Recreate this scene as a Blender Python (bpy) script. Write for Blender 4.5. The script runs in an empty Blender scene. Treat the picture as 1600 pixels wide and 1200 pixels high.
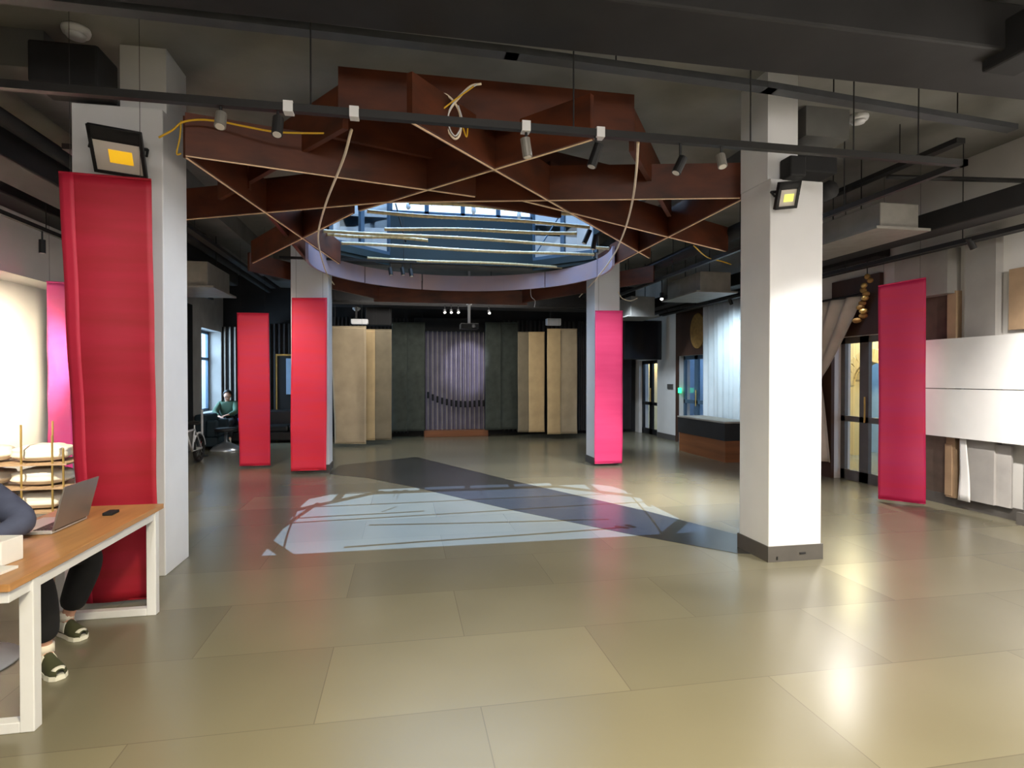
import bpy, bmesh, math, random
from mathutils import Vector, Matrix
random.seed(7)
S = bpy.context.scene
C = S.collection
R = math.radians

# ------------------------------------------------------------------ camera
FPX, EYE = 900.0, 1.65
YAW, PITCH = R(10.63), R(0.64)
cd = bpy.data.cameras.new('camera'); cam = bpy.data.objects.new('camera', cd); C.objects.link(cam)
cam.location = (0, 0, EYE); cam.rotation_euler = (R(90) - PITCH, 0, -YAW)
cd.sensor_width = 36; cd.lens = 36 * FPX / 1600; cd.clip_start = .05; cd.clip_end = 200
S.camera = cam
CF = Vector((math.sin(YAW) * math.cos(PITCH), math.cos(YAW) * math.cos(PITCH), -math.sin(PITCH)))
CR = Vector((math.cos(YAW), -math.sin(YAW), 0)); CU = CR.cross(CF)
ORI = Vector((0, 0, EYE))
def ray(px, py): return CF + CR * ((px - 800) / FPX) - CU * ((py - 600) / FPX)
def at_z(px, py, z): r = ray(px, py); return ORI + r * ((z - EYE) / r.z)
def at_y(px, py, y): r = ray(px, py); return ORI + r * (y / r.y)
def at_x(px, py, x): r = ray(px, py); return ORI + r * (x / r.x)

# ------------------------------------------------------------------ world, sun, exposure
S.view_settings.view_transform = 'Standard'; S.view_settings.look = 'None'
S.view_settings.exposure = 1.15; S.view_settings.gamma = 1.0; S.view_settings.use_curve_mapping = False
w = bpy.data.worlds.new('world'); S.world = w; w.use_nodes = True
w.node_tree.nodes['Background'].inputs[0].default_value = (.42, .66, 1.0, 1)
w.node_tree.nodes['Background'].inputs[1].default_value = 1.7
def lamp(kind, name, loc, energy, col=(1, 1, 1), to=None, size=None, size_y=None, angle=70, blend=.6, rad=.05):
    d = bpy.data.lights.new(name, kind); o = bpy.data.objects.new(name, d); C.objects.link(o)
    o.location = loc; d.energy = energy; d.color = col
    if to is not None:
        o.rotation_euler = (Vector(to) - Vector(loc)).to_track_quat('-Z', 'Y').to_euler()
    if kind == 'AREA':
        d.size = size
        if size_y: d.shape = 'RECTANGLE'; d.size_y = size_y
    elif kind == 'SPOT':
        d.spot_size = R(angle); d.spot_blend = blend; d.shadow_soft_size = rad
    else:
        d.shadow_soft_size = rad
    return o
sd = bpy.data.lights.new('sun', 'SUN'); sun = bpy.data.objects.new('sun', sd); C.objects.link(sun)
sun.rotation_euler = Vector((-.03, -.41, -.91)).to_track_quat('-Z', 'Y').to_euler()
sd.energy = 6.2; sd.color = (.40, .60, 1.0); sd.angle = R(.2)
WARM = (1.0, .87, .66); NEUT = (1.0, .95, .88); COOL = (.72, .86, 1.0)
# ceiling lamps over the viewer, plus lamps added for fill and bounce
lamp('SPOT', 'spot_light', (.5, .4, 4.0), 660, (1., .88, .56), (1.0, 1.9, 0), angle=112, blend=1, rad=.25)
lamp('SPOT', 'spot_light', (3.2, .3, 4.0), 190, NEUT, (3.4, 2.3, 0), angle=110, blend=.9, rad=.25)
lamp('AREA', 'room_or_fill_light', (.8, -2.2, 3.9), 170, NEUT, (.8, -1.0, 0), size=5, size_y=2)  # unseen ambient fill added above and behind the viewer
lamp('SPOT', 'spot_light', (5.0, 2.2, 3.45), 330, (1., .97, .93), (3.55, 4.65, 1.2), angle=42, blend=.55, rad=.06)
lamp('SPOT', 'spot_light', (4.6, 3.4, 3.35), 800, NEUT, (6.9, 3.9, 1.6), angle=72, blend=1, rad=.06)
lamp('SPOT', 'spot_light', (4.6, -.6, 3.3), 1900, NEUT, (6.95, 1.2, 2.3), angle=80, blend=.9, rad=.08)  # added out of view; bounces off the right wall to lift the ceiling
lamp('SPOT', 'spot_light', (6.35, 7.4, 3.1), 150, NEUT, (5.3, 6.2, 0), angle=90, blend=.9, rad=.08)
lamp('SPOT', 'spot_light', (4.53, 6.6, 3.33), 700, NEUT, (2.9, 8.3, 0), angle=80, blend=.9, rad=.1)
lamp('SPOT', 'spot_light', (5.5, 10.3, 3.1), 140, (.68, .9, 1.), (6.85, 11.0, 1.8), angle=85, blend=1, rad=.06)
lamp('SPOT', 'spot_light', (4.5, 12.2, 3.5), 170, COOL, (6.2, 13.6, 1.0), angle=75, blend=.9, rad=.06)
lamp('SPOT', 'spot_light', (-3.6, 6.9, 2.2), 900, (1., .84, .6), (-5.25, 8.4, 1.75), angle=62, blend=.9, rad=.08)
lamp('SPOT', 'spot_light', (-3.3, 4.3, 2.6), 300, WARM, (-3.6, 6.2, .8), angle=60, blend=.8, rad=.08)
lamp('SPOT', 'spot_light', (-1.3, 2.0, 3.7), 80, NEUT, (-2.0, 4.4, 1.6), angle=60, blend=.8, rad=.1)
lamp('SPOT', 'spot_light', (1.2, 4.05, 3.35), 150, (.9, .95, 1.), (-1.95, 5.5, 1.7), angle=52, blend=.9, rad=.08)
lamp('AREA', 'room_or_fill_light', (.9, 8.9, 4.7), 18, COOL, (.9, 8.9, 0), size=2.6, size_y=2.2)  # added inside the lantern to stand in for sky light
lamp('AREA', 'room_or_fill_light', (.9, 13.2, 3.7), 40, NEUT, (.9, 14.2, 0), size=4, size_y=.6)  # added ambient fill ahead of the back wall
lamp('SPOT', 'spot_light', (-1.6, 11.4, 3.4), 44, (1., .93, .82), (-.9, 14.5, 1.4), angle=60, blend=.9, rad=.08)
lamp('SPOT', 'spot_light', (3.3, 11.6, 3.3), 44, (1., .93, .82), (4.2, 14.6, 1.4), angle=60, blend=.9, rad=.08)
lamp('SPOT', 'spot_light', (-2.6, 8.2, 3.3), 110, NEUT, (-2.2, 10.6, 1.5), angle=70, blend=.9, rad=.08)
lamp('SPOT', 'spot_light', (3.2, 8.0, 3.3), 90, NEUT, (3.8, 10.6, 1.4), angle=60, blend=.9, rad=.08)
lamp('SPOT', 'spot_light', (1.7, 13.6, 3.2), 130, (.78, .78, 1.0), (1.75, 16.4, 1.95), angle=30, blend=.6, rad=.03)
lamp('AREA', 'daylight', (-6.0, 15.6, 2.2), 120, (.5, .75, 1.0), (-4.0, 15.4, 1.0), size=1.6, size_y=2)
lamp('POINT', 'room_or_fill_light', (8.2, 9.2, 2.8), 110, (1., .85, .45), rad=.15)
lamp('POINT', 'room_or_fill_light', (7.55, 17.4, 2.4), 40, (1., .85, .5), rad=.15)
lamp('POINT', 'room_or_fill_light', (7.9, 14.2, 2.4), 18, (.45, .7, 1.), rad=.15)

# ------------------------------------------------------------------ materials
def lin(r, g, b):
    f = lambda c: (c / 255 / 12.92) if c / 255 <= .04045 else ((c / 255 + .055) / 1.055) ** 2.4
    return (f(r), f(g), f(b), 1)
def newmat(name):
    m = bpy.data.materials.new(name); m.use_nodes = True
    return m, m.node_tree.nodes, m.node_tree.links, m.node_tree.nodes['Principled BSDF']
def mat(name, rgb, rough=.6, metal=0., var=.12, scale=6., stretch=(1, 1, 1), bump=0., emit=None, es=0., rgb2=None):
    m, N, L, b = newmat(name)
    b.inputs['Roughness'].default_value = rough; b.inputs['Metallic'].default_value = metal
    col = lin(*rgb)
    if var > 0 or rgb2:
        tc = N.new('ShaderNodeTexCoord'); mp = N.new('ShaderNodeMapping'); mp.inputs['Scale'].default_value = stretch
        nz = N.new('ShaderNodeTexNoise'); nz.inputs['Scale'].default_value = scale; nz.inputs['Detail'].default_value = 5
        mx = N.new('ShaderNodeMix'); mx.data_type = 'RGBA'
        rp = N.new('ShaderNodeMapRange'); rp.inputs[1].default_value = .3; rp.inputs[2].default_value = .7
        L.new(tc.outputs['Object'], mp.inputs[0]); L.new(mp.outputs[0], nz.inputs['Vector'])
        L.new(nz.outputs['Fac'], rp.inputs[0]); L.new(rp.outputs[0], mx.inputs[0])
        c2 = lin(*rgb2) if rgb2 else tuple(min(1, c * (1 + var)) for c in col[:3]) + (1,)
        c1 = col if rgb2 else tuple(c * (1 - var) for c in col[:3]) + (1,)
        mx.inputs[6].default_value = c1; mx.inputs[7].default_value = c2
        L.new(mx.outputs[2], b.inputs['Base Color'])
        if bump:
            bp = N.new('ShaderNodeBump'); bp.inputs['Strength'].default_value = bump
            L.new(nz.outputs['Fac'], bp.inputs['Height']); L.new(bp.outputs[0], b.inputs['Normal'])
    else:
        b.inputs['Base Color'].default_value = col
    if emit:
        b.inputs['Emission Color'].default_value = lin(*emit); b.inputs['Emission Strength'].default_value = es
    return m
def tile_mat(name, a, bcol, mortar, size, rough, off=.5):
    m, N, L, b = newmat(name)
    tc = N.new('ShaderNodeTexCoord'); mp = N.new('ShaderNodeMapping')
    br = N.new('ShaderNodeTexBrick'); br.offset = off
    br.inputs['Color1'].default_value = lin(*a); br.inputs['Color2'].default_value = lin(*bcol); br.inputs['Mortar'].default_value = lin(*mortar)
    br.inputs['Scale'].default_value = 1; br.inputs['Mortar Size'].default_value = .003; br.inputs['Bias'].default_value = 0
    br.inputs['Brick Width'].default_value = size[0]; br.inputs['Row Height'].default_value = size[1]
    nz = N.new('ShaderNodeTexNoise'); nz.inputs['Scale'].default_value = .9; nz.inputs['Detail'].default_value = 2.5
    mx = N.new('ShaderNodeMix'); mx.data_type = 'RGBA'; mx.blend_type = 'MULTIPLY'; mx.inputs[0].default_value = .32
    cr = N.new('ShaderNodeValToRGB'); cr.color_ramp.elements[0].color = (.6, .58, .52, 1); cr.color_ramp.elements[0].position = .3
    cr.color_ramp.elements[1].color = (1, 1, 1, 1); cr.color_ramp.elements[1].position = .7
    L.new(tc.outputs['Object'], mp.inputs[0]); L.new(mp.outputs[0], br.inputs['Vector']); L.new(mp.outputs[0], nz.inputs['Vector'])
    L.new(nz.outputs['Fac'], cr.inputs[0]); L.new(br.outputs['Color'], mx.inputs[6]); L.new(cr.outputs[0], mx.inputs[7])
    L.new(mx.outputs[2], b.inputs['Base Color'])
    b.inputs['Roughness'].default_value = rough
    b.inputs['Specular IOR Level'].default_value = .6
    return m
def glass_mat(name, tint=(1, 1, 1), clear=.86):
    m = bpy.data.materials.new(name); m.use_nodes = True; N = m.node_tree.nodes; L = m.node_tree.links
    N.clear(); o = N.new('ShaderNodeOutputMaterial'); t = N.new('ShaderNodeBsdfTransparent'); g = N.new('ShaderNodeBsdfGlossy')
    t.inputs[0].default_value = (*tint, 1); g.inputs['Roughness'].default_value = .03; mx = N.new('ShaderNodeMixShader'); mx.inputs[0].default_value = 1 - clear
    L.new(t.outputs[0], mx.inputs[1]); L.new(g.outputs[0], mx.inputs[2]); L.new(mx.outputs[0], o.inputs[0])
    return m
def banner_mat(name, a, b_):
    return mat(name, a, rough=.62, rgb2=b_, scale=2.2, stretch=(.35, .35, 3.2), bump=.05)
M = dict(
    floor=tile_mat('floor_tile', (126, 120, 100), (114, 109, 92), (104, 99, 84), (1.6, .8), .26),
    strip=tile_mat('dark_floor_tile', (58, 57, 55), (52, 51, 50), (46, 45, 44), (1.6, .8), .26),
    ceil=mat('sprayed_grey_ceiling', (126, 124, 119), .9, var=.22, scale=1.2, bump=.2),
    conc=mat('grey_concrete_beam', (104, 104, 102), .85, var=.2, scale=2.),
    white=mat('white_column_paint', (214, 214, 216), .55, var=.03, scale=3),
    wallw=mat('white_wall_paint', (205, 202, 198), .7, var=.05, scale=2),
    wallg=mat('grey_wall_panel', (150, 146, 142), .8, var=.12, scale=2.5),
    plaster=mat('grey_plaster', (158, 154, 150), .85, var=.15, scale=3, bump=.1),
    base=mat('dark_grey_base', (78, 74, 70), .5, var=.1),
    black=mat('black_metal', (22, 22, 24), .45, .2, var=.1),
    matte=mat('matte_black', (14, 14, 16), .8, var=.2),
    rail=mat('dark_rail', (34, 33, 33), .5, .3, var=.1),
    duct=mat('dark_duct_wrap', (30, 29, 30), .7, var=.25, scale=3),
    galv=mat('grey_sheet_metal', (132, 128, 122), .5, .3, var=.12),
    redwood=mat('red_brown_beam', (82, 37, 14), .5, var=.5, scale=2.2, stretch=(1, 1, 2.5)),
    edge=mat('pale_beam_edge', (250, 214, 178), .55, var=.1),
    ringm=mat('lavender_grey_ring', (176, 152, 156), .7, var=.12, scale=2, rgb2=(160, 150, 172)),
    teal=mat('dark_teal_panel', (20, 42, 47), .6, var=.2, scale=2),
    frame=mat('blue_grey_frame', (70, 92, 112), .5, .2, var=.08),
    pale=mat('pale_frame', (196, 206, 216), .5, var=.05),
    glass=glass_mat('clear_glass', clear=.94), roofglass=glass_mat('roof_glass', (.9, .95, 1.), .92),
    bamboo=mat('bamboo', (206, 186, 140), .5, var=.15, scale=4, stretch=(6, 1, 1)),
    cable=mat('pale_cable', (240, 222, 196), .5, var=.06), yellow=mat('yellow_cable', (214, 168, 30), .5, var=.06),
    red=banner_mat('red_cloth', (142, 6, 20), (168, 12, 48)), red2=banner_mat('rose_red_cloth', (206, 34, 78), (216, 30, 56)),
    red3=banner_mat('scarlet_cloth', (224, 34, 52), (214, 40, 74)), pink=banner_mat('hot_pink_cloth', (216, 48, 112), (226, 64, 122)),
    crim=banner_mat('crimson_pink_cloth', (188, 22, 66), (176, 24, 86)), mag=banner_mat('glow_tinted_cloth', (206, 50, 130), (196, 60, 140)),  # magenta banner cloth has the lamp glow put into its colour
    beige=mat('beige_cloth', (168, 152, 126), .85, var=.12, scale=3, bump=.1), tan=mat('tan_cloth', (184, 160, 120), .85, var=.12, scale=3, bump=.1),
    greyc=mat('grey_brown_cloth', (122, 112, 92), .85, var=.16, scale=3), darkc=mat('dark_green_grey_cloth', (62, 68, 62), .9, var=.25, scale=5),
    blackw=mat('black_wall', (24, 24, 26), .75, var=.25, scale=3), slat=mat('dark_slat', (44, 42, 44), .6, var=.2),
    paleslat=mat('grey_slat', (150, 142, 132), .6, var=.15), lav=mat('lavender_grey_panel', (116, 110, 128), .8, var=.2, scale=2),
    wood=mat('oak_top', (176, 128, 78), .38, var=.16, scale=2.2, stretch=(9, .8, 9)), woodd=mat('dark_brown_wood', (62, 40, 28), .55, var=.25, scale=2, stretch=(1, 1, .2)),
    woodm=mat('brown_wood', (132, 80, 46), .45, var=.25, scale=2, stretch=(.3, .3, 4)), trimw=mat('tan_wood_trim', (158, 132, 104), .6, var=.12),
    recess=mat('brown_recess', (84, 70, 60), .8, var=.2), frost=mat('white_board', (220, 219, 217), .45, var=.02),
    wpaint=mat('white_steel', (218, 218, 220), .4, var=.02), curtain=mat('sheer_white_curtain', (206, 210, 216), .9, var=.05, scale=3),
    linen=mat('linen_curtain', (178, 164, 150), .9, var=.1, scale=4), alu=mat('aluminium_lid', (148, 142, 138), .35, .6, var=.04),
    keyb=mat('silver_deck', (200, 198, 196), .4, .3, var=.03), screen=mat('dark_screen', (26, 28, 34), .15, var=0),
    paper=mat('white_paper', (228, 226, 224), .8, var=.02), cloth=mat('white_cotton', (226, 218, 202), .9, var=.06, scale=5, bump=.2),
    gold=mat('brushed_brass', (190, 160, 96), .35, .7, var=.1), chrome=mat('chrome', (226, 232, 238), .28, .9, var=0),
    skin=mat('skin', (198, 150, 126), .5, var=.06), hair=mat('black_hair', (22, 18, 17), .5, var=.2),
    denim=mat('slate_blue_fleece', (74, 80, 102), .9, var=.15, scale=12, bump=.1), trouser=mat('black_trousers', (18, 18, 20), .85, var=.2, scale=10),
    green=mat('olive_green_jacket', (70, 96, 78), .85, var=.15), shoew=mat('white_leather', (222, 220, 206), .5, var=.03), shoed=mat('olive_suede', (64, 66, 40), .8, var=.15),
    sofa=mat('black_leather', (24, 25, 28), .42, var=.2), teals=mat('dark_teal_fabric', (24, 44, 54), .7, var=.2),
    rubber=mat('black_rubber', (18, 18, 18), .8, var=.1), ledoff=mat('yellow_led_chip', (240, 190, 40), .4, var=.03, emit=(250, 190, 40), es=.25),
    ledpale=mat('pale_yellow_led_chip', (224, 226, 120), .4, var=.03, emit=(230, 230, 110), es=.35), reflector=mat('lamp_reflector', (214, 206, 196), .3, .2, var=.02),
    lit=mat('lit_lens', (255, 255, 245), .4, var=0, emit=(255, 250, 235), es=6.), greenlit=mat('green_lit_sign', (60, 220, 120), .4, var=0, emit=(40, 230, 130), es=1.5),
    blue=mat('blue_bucket', (40, 96, 190), .5, var=.05), redp=mat('red_band', (200, 36, 30), .5, var=0), purple=mat('dark_purple_cloth', (46, 34, 70), .9, var=.1),
    brick=tile_mat('cream_brick', (206, 186, 138), (186, 164, 116), (140, 124, 92), (.24, .075), .8), skyw=mat('pale_blue_wall', (150, 180, 214), .7, var=.05),
    selv=banner_mat('pale_red_cloth', (170, 16, 50), (178, 20, 52)), doorg=mat('grey_door_frame', (96, 92, 88), .5, .1, var=.1),
    tray=mat('grey_cable_tray', (72, 74, 78), .6, .2, var=.15),
    disc=mat('woven_tan_disc', (140, 106, 52), .7, var=.25, scale=12), orange=mat('orange_trim', (180, 92, 48), .5, var=.1), weight=mat('black_weight', (10, 10, 12), .5, var=0),
)

# ------------------------------------------------------------------ mesh helpers
def wloc(o):
    v = Vector((0, 0, 0))
    while o is not None: v += o.location; o = o.parent
    return v
class MB:
    def __init__(s): s.v = []; s.f = []
    def add(s, vs, fs):
        k = len(s.v); s.v += [Vector(v) for v in vs]; s.f += [tuple(i + k for i in f) for f in fs]; return s
    def box(s, a, b):
        (x0, y0, z0), (x1, y1, z1) = a, b
        x0, x1 = sorted((x0, x1)); y0, y1 = sorted((y0, y1)); z0, z1 = sorted((z0, z1))
        return s.add([(x0, y0, z0), (x1, y0, z0), (x1, y1, z0), (x0, y1, z0), (x0, y0, z1), (x1, y0, z1), (x1, y1, z1), (x0, y1, z1)],
                     [(3, 2, 1, 0), (4, 5, 6, 7), (0, 1, 5, 4), (1, 2, 6, 5), (2, 3, 7, 6), (3, 0, 4, 7)])
    def obox(s, c, ax, ay, az):           # oriented box: centre and three half-axis vectors
        c, ax, ay, az = map(Vector, (c, ax, ay, az))
        vs = [c + ax * i + ay * j + az * k for k in (-1, 1) for i, j in ((-1, -1), (1, -1), (1, 1), (-1, 1))]
        return s.add(vs, [(3, 2, 1, 0), (4, 5, 6, 7), (0, 1, 5, 4), (1, 2, 6, 5), (2, 3, 7, 6), (3, 0, 4, 7)])
    def bar(s, p, q, wd, ht, zdown=False):   # box between two points: wd wide, ht tall upward from p/q
        p, q = Vector(p), Vector(q); d = (q - p); n = Vector((-d.y, d.x, 0)).normalized() * wd / 2; u = Vector((0, 0, ht))
        vs = [p - n, q - n, q + n, p + n, p - n + u, q - n + u, q + n + u, p + n + u]
        return s.add(vs, [(3, 2, 1, 0), (4, 5, 6, 7), (0, 1, 5, 4), (1, 2, 6, 5), (2, 3, 7, 6), (3, 0, 4, 7)])
    def tube(s, pts, r, n=10, closed=False):
        pts = [Vector(p) for p in pts]; k0 = len(s.v); m = len(pts)
        rr = r if isinstance(r, (list, tuple)) else [r] * m
        up = None
        for i, p in enumerate(pts):
            if closed: t = pts[(i + 1) % m] - pts[i - 1]
            else: t = pts[min(i + 1, m - 1)] - pts[max(i - 1, 0)]
            t.normalize()
            if up is None: up = t.orthogonal().normalized()
            else:
                up = up - t * up.dot(t)
                up = up.normalized() if up.length > 1e-6 else t.orthogonal().normalized()
            w_ = t.cross(up)
            for j in range(n):
                a = 2 * math.pi * j / n
                s.v.append(p + (up * math.cos(a) + w_ * math.sin(a)) * rr[i])
        for i in range(m if closed else m - 1):
            for j in range(n):
                a, b = k0 + i * n, k0 + ((i + 1) % m) * n
                s.f.append((a + j, a + (j + 1) % n, b + (j + 1) % n, b + j))
        if not closed:
            s.f.append(tuple(k0 + j for j in reversed(range(n)))); s.f.append(tuple(k0 + (m - 1) * n + j for j in range(n)))
        return s
    def lathe(s, c, prof, n=24):           # prof: (r, z) list
        c = Vector(c); k0 = len(s.v)
        for r, z in prof:
            for j in range(n):
                a = 2 * math.pi * j / n; s.v.append(c + Vector((r * math.cos(a), r * math.sin(a), z)))
        for i in range(len(prof) - 1):
            for j in range(n):
                a, b = k0 + i * n, k0 + (i + 1) * n
                s.f.append((a + j, a + (j + 1) % n, b + (j + 1) % n, b + j))
        s.f.append(tuple(k0 + j for j in reversed(range(n)))); s.f.append(tuple(k0 + (len(prof) - 1) * n + j for j in range(n)))
        return s
    def prism(s, poly, z0, z1):
        n = len(poly)
        vs = [(x, y, z0) for x, y in poly] + [(x, y, z1) for x, y in poly]
        return s.add(vs, [tuple(reversed(range(n))), tuple(range(n, 2 * n))] + [(i, (i + 1) % n, n + (i + 1) % n, n + i) for i in range(n)])
    def sheet(s, fn, nu, nv):             # fn(u, v) -> point
        vs = [fn(i / nu, j / nv) for j in range(nv + 1) for i in range(nu + 1)]
        return s.add(vs, [(j * (nu + 1) + i, j * (nu + 1) + i + 1, (j + 1) * (nu + 1) + i + 1, (j + 1) * (nu + 1) + i) for j in range(nv) for i in range(nu)])
    def ball(s, c, rx, ry, rz, n=16, m=10):
        c = Vector(c)
        return s.sheet(lambda u, v: c + Vector((rx * math.cos(2 * math.pi * u) * math.sin(math.pi * max(.001, min(.999, v))), ry * math.sin(2 * math.pi * u) * math.sin(math.pi * max(.001, min(.999, v))), -rz * math.cos(math.pi * v))), n, m)
    def build(s, name, m, parent=None, smooth=False, bevel=0, solid=0, sub=0):
        base = wloc(parent) if parent else None
        if base is None:
            xs = [v.x for v in s.v]; ys = [v.y for v in s.v]; zs = [v.z for v in s.v]
            base = Vector(((min(xs) + max(xs)) / 2, (min(ys) + max(ys)) / 2, min(zs)))
        me = bpy.data.meshes.new(name); me.from_pydata([v - base for v in s.v], [], s.f); me.update()
        bm = bmesh.new(); bm.from_mesh(me); bmesh.ops.recalc_face_normals(bm, faces=bm.faces); bm.to_mesh(me); bm.free()
        if smooth:
            for p in me.polygons: p.use_smooth = True
        me.materials.append(m if not isinstance(m, str) else M[m])
        o = bpy.data.objects.new(name, me); C.objects.link(o)
        if parent: o.parent = parent
        else: o.location = base
        if solid:
            md = o.modifiers.new('solid', 'SOLIDIFY'); md.thickness = solid; md.offset = 0
        if bevel:
            md = o.modifiers.new('bevel', 'BEVEL'); md.width = bevel; md.segments = 2; md.limit_method = 'ANGLE'
        if sub:
            md = o.modifiers.new('sub', 'SUBSURF'); md.levels = sub; md.render_levels = sub
        return o
def tag(o, label, cat, group=None):
    o['label'] = label; o['category'] = cat
    if group: o['group'] = group
    return o
def thing(name, label, cat, loc=(0, 0, 0), group=None):
    o = bpy.data.objects.new(name, None); C.objects.link(o); o.location = loc; o.empty_display_size = .1
    return tag(o, label, cat, group)
def struct(o): o['kind'] = 'structure'; return o
def BOX(a, b): return MB().box(a, b)
def arc(pts, n=6):                        # smooth polyline through points (Catmull-Rom)
    pts = [Vector(p) for p in pts]; out = []
    P = [pts[0] * 2 - pts[1]] + pts + [pts[-1] * 2 - pts[-2]]
    for i in range(1, len(P) - 2):
        for k in range(n):
            t = k / n
            out.append(.5 * ((2 * P[i]) + (P[i + 1] - P[i - 1]) * t + (2 * P[i - 1] - 5 * P[i] + 4 * P[i + 1] - P[i + 2]) * t * t + (3 * P[i] - P[i - 1] - 3 * P[i + 1] + P[i + 2]) * t ** 3))
    out.append(pts[-1]); return out
def copy_tree(o, parent=None):
    c = o.copy(); C.objects.link(c)
    if parent: c.parent = parent
    for ch in [k for k in bpy.data.objects if k.parent == o]: copy_tree(ch, c)
    return c

# ------------------------------------------------------------------ setting: floor, walls, ceiling
XL, XR, YB, YF, ZC = -5.25, 6.95, 16.6, -4.5, 4.4
LX0, LX1, LY0, LY1 = -1.2, 3.4, 7.5, 10.9          # roof lantern opening
struct(BOX((XL - 1, YF - .2, -.12), (10.2, 20, 0)).build('floor', 'floor'))
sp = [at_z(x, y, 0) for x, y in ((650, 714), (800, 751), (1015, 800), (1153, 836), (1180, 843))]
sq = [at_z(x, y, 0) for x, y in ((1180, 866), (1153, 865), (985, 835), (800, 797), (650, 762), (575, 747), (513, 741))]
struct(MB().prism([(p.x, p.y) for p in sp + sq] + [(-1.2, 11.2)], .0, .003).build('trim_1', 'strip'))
cs = MB()
cs.box((XL - 1, YF, ZC), (LX0, 20, ZC + .2)).box((LX1, YF, ZC), (10.2, 20, ZC + .2)).box((LX0, YF, ZC), (LX1, LY0, ZC + .2)).box((LX0, LY1, ZC), (LX1, 20, ZC + .2))
struct(cs.build('ceiling', 'ceil'))
XW = -4.75
struct(BOX((XL - .2, YF, 0), (XL, 13.4, ZC)).build('wall_left', 'wallw'))
wl = MB().box((XL - .2, 13.4, 0), (XW, 14.9, ZC)).box((XW - .5, 16.4, 0), (XW, 20, ZC)).box((XW - .5, 14.9, 0), (XW, 16.4, .78)).box((XW - .5, 14.9, 2.85), (XW, 16.4, ZC))
struct(wl.build('wall_left', 'wallg'))
# back wall, dark, with a doorway on its right
struct(BOX((XW, YB, 0), (XR + .3, YB + .15, ZC)).build('wall_back', 'blackw'))
struct(BOX((XL - .2, YF - .2, 0), (10, YF, ZC)).build('wall_front', 'wallw'))
# right wall: openings for the glass door (Y 7.55-8.75) and the far door (Y 12.35-13.55)
D1a, D1b, D2a, D2b, D3a, D3b = 7.35, 8.32, 12.45, 13.75, 15.05, 16.3
wr = MB().box((XR, YF, 0), (XR + .3, D1a, ZC)).box((XR, D1b, 0), (XR + .3, D2a, ZC)).box((XR, D2b, 0), (XR + .3, D3a, ZC)).box((XR, D3b, 0), (XR + .3, YB, ZC)).box((XR, D3a, 2.15), (XR + .3, D3b, ZC))
wr.box((XR, D1a, 2.3), (XR + .3, D1b, ZC)).box((XR, D2a, 2.2), (XR + .3, D2b, ZC))
struct(wr.build('wall_right', 'wallw'))
struct(BOX((XR - .03, YF, 0), (XR, 6.9, .14)).build('baseboard_right', 'base'))
struct(BOX((XR - .03, 13.9, 0), (XR, 14.98, .14)).build('baseboard_right', 'base'))
struct(BOX((XL, YF, 0), (XL + .03, 13.4, .12)).build('baseboard_left', 'base'))
# left bulkhead: pale step under the ceiling
struct(BOX((XL, 4, 2.95), (XL + .45, 13.4, ZC)).build('trim_2', 'wallw'))
# concrete downstand beams across and along the ceiling
def cbeam(a, b, m='conc'): return struct(BOX(a, b).build('trim_3', m))

cbeam((XL, 1.6, 4.2), (XR, 2.1, ZC))
cbeam((-2.5, 11.9, 3.95), (4.2, 12.4, ZC))
cbeam((4.0, 5.2, 4.1), (4.5, YB, ZC)); cbeam((-3.3, 5.2, 4.1), (-2.8, YB, ZC))
# right wall relief: bulkhead, recesses, pilasters
struct(BOX((6.75, 6.15, 2.72), (XR, 6.95, 3.3)).build('trim_4', 'wallg'))
struct(BOX((6.93, 6.25, .12), (6.96, 6.9, 2.72)).build('trim_5', 'recess'))
struct(BOX((6.86, 6.13, .12), (XR, 6.25, 2.75)).build('trim_6', 'trimw'))
struct(BOX((6.84, 5.62, .14), (XR, 6.0, 3.4)).build('trim_7', 'wallg'))
struct(BOX((6.88, 5.05, 2.2), (XR, 5.5, 2.9)).build('trim_8', 'trimw'))
struct(BOX((6.87, 5.45, .14), (6.9, 6.02, .86)).build('trim_9', 'plaster'))
struct(BOX((6.8, 5.0, 0), (XR, 5.25, .9)).build('trim_10', 'wallg'))
struct(BOX((6.76, 4.9, 0), (6.8, 5.3, .14)).build('baseboard_right', 'base'))

# ------------------------------------------------------------------ roof lantern
ch = .95
oc = [(LX0 + ch, LY1), (LX1 - ch, LY1), (LX1, LY1 - ch), (LX1, LY0), (LX0, LY0), (LX0, LY1 - ch)]
def wallpiece(p, q, z0, z1, t=.08):
    return MB().bar((*p, z0), (*q, z0), t, z1 - z0)
ctr = Vector((1.1, 9.2))
lw = MB()
for (p, q, z0, z1) in ((oc[0], oc[1], 3.78, 4.68), (oc[4], oc[3], 4.2, 5.6), (oc[2], oc[3], 4.2, 5.6), (oc[4], oc[5], 4.2, 5.6), (oc[0], oc[1], 5.4, 5.6), (oc[1], oc[2], 5.4, 5.6), (oc[5], oc[0], 5.4, 5.6), (oc[1], oc[2], 3.78, 3.9), (oc[5], oc[0], 3.78, 3.9)):
    lw.bar((*p, z0), (*q, z0), .08, z1 - z0)
struct(lw.build('wall_lantern', 'teal'))
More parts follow.
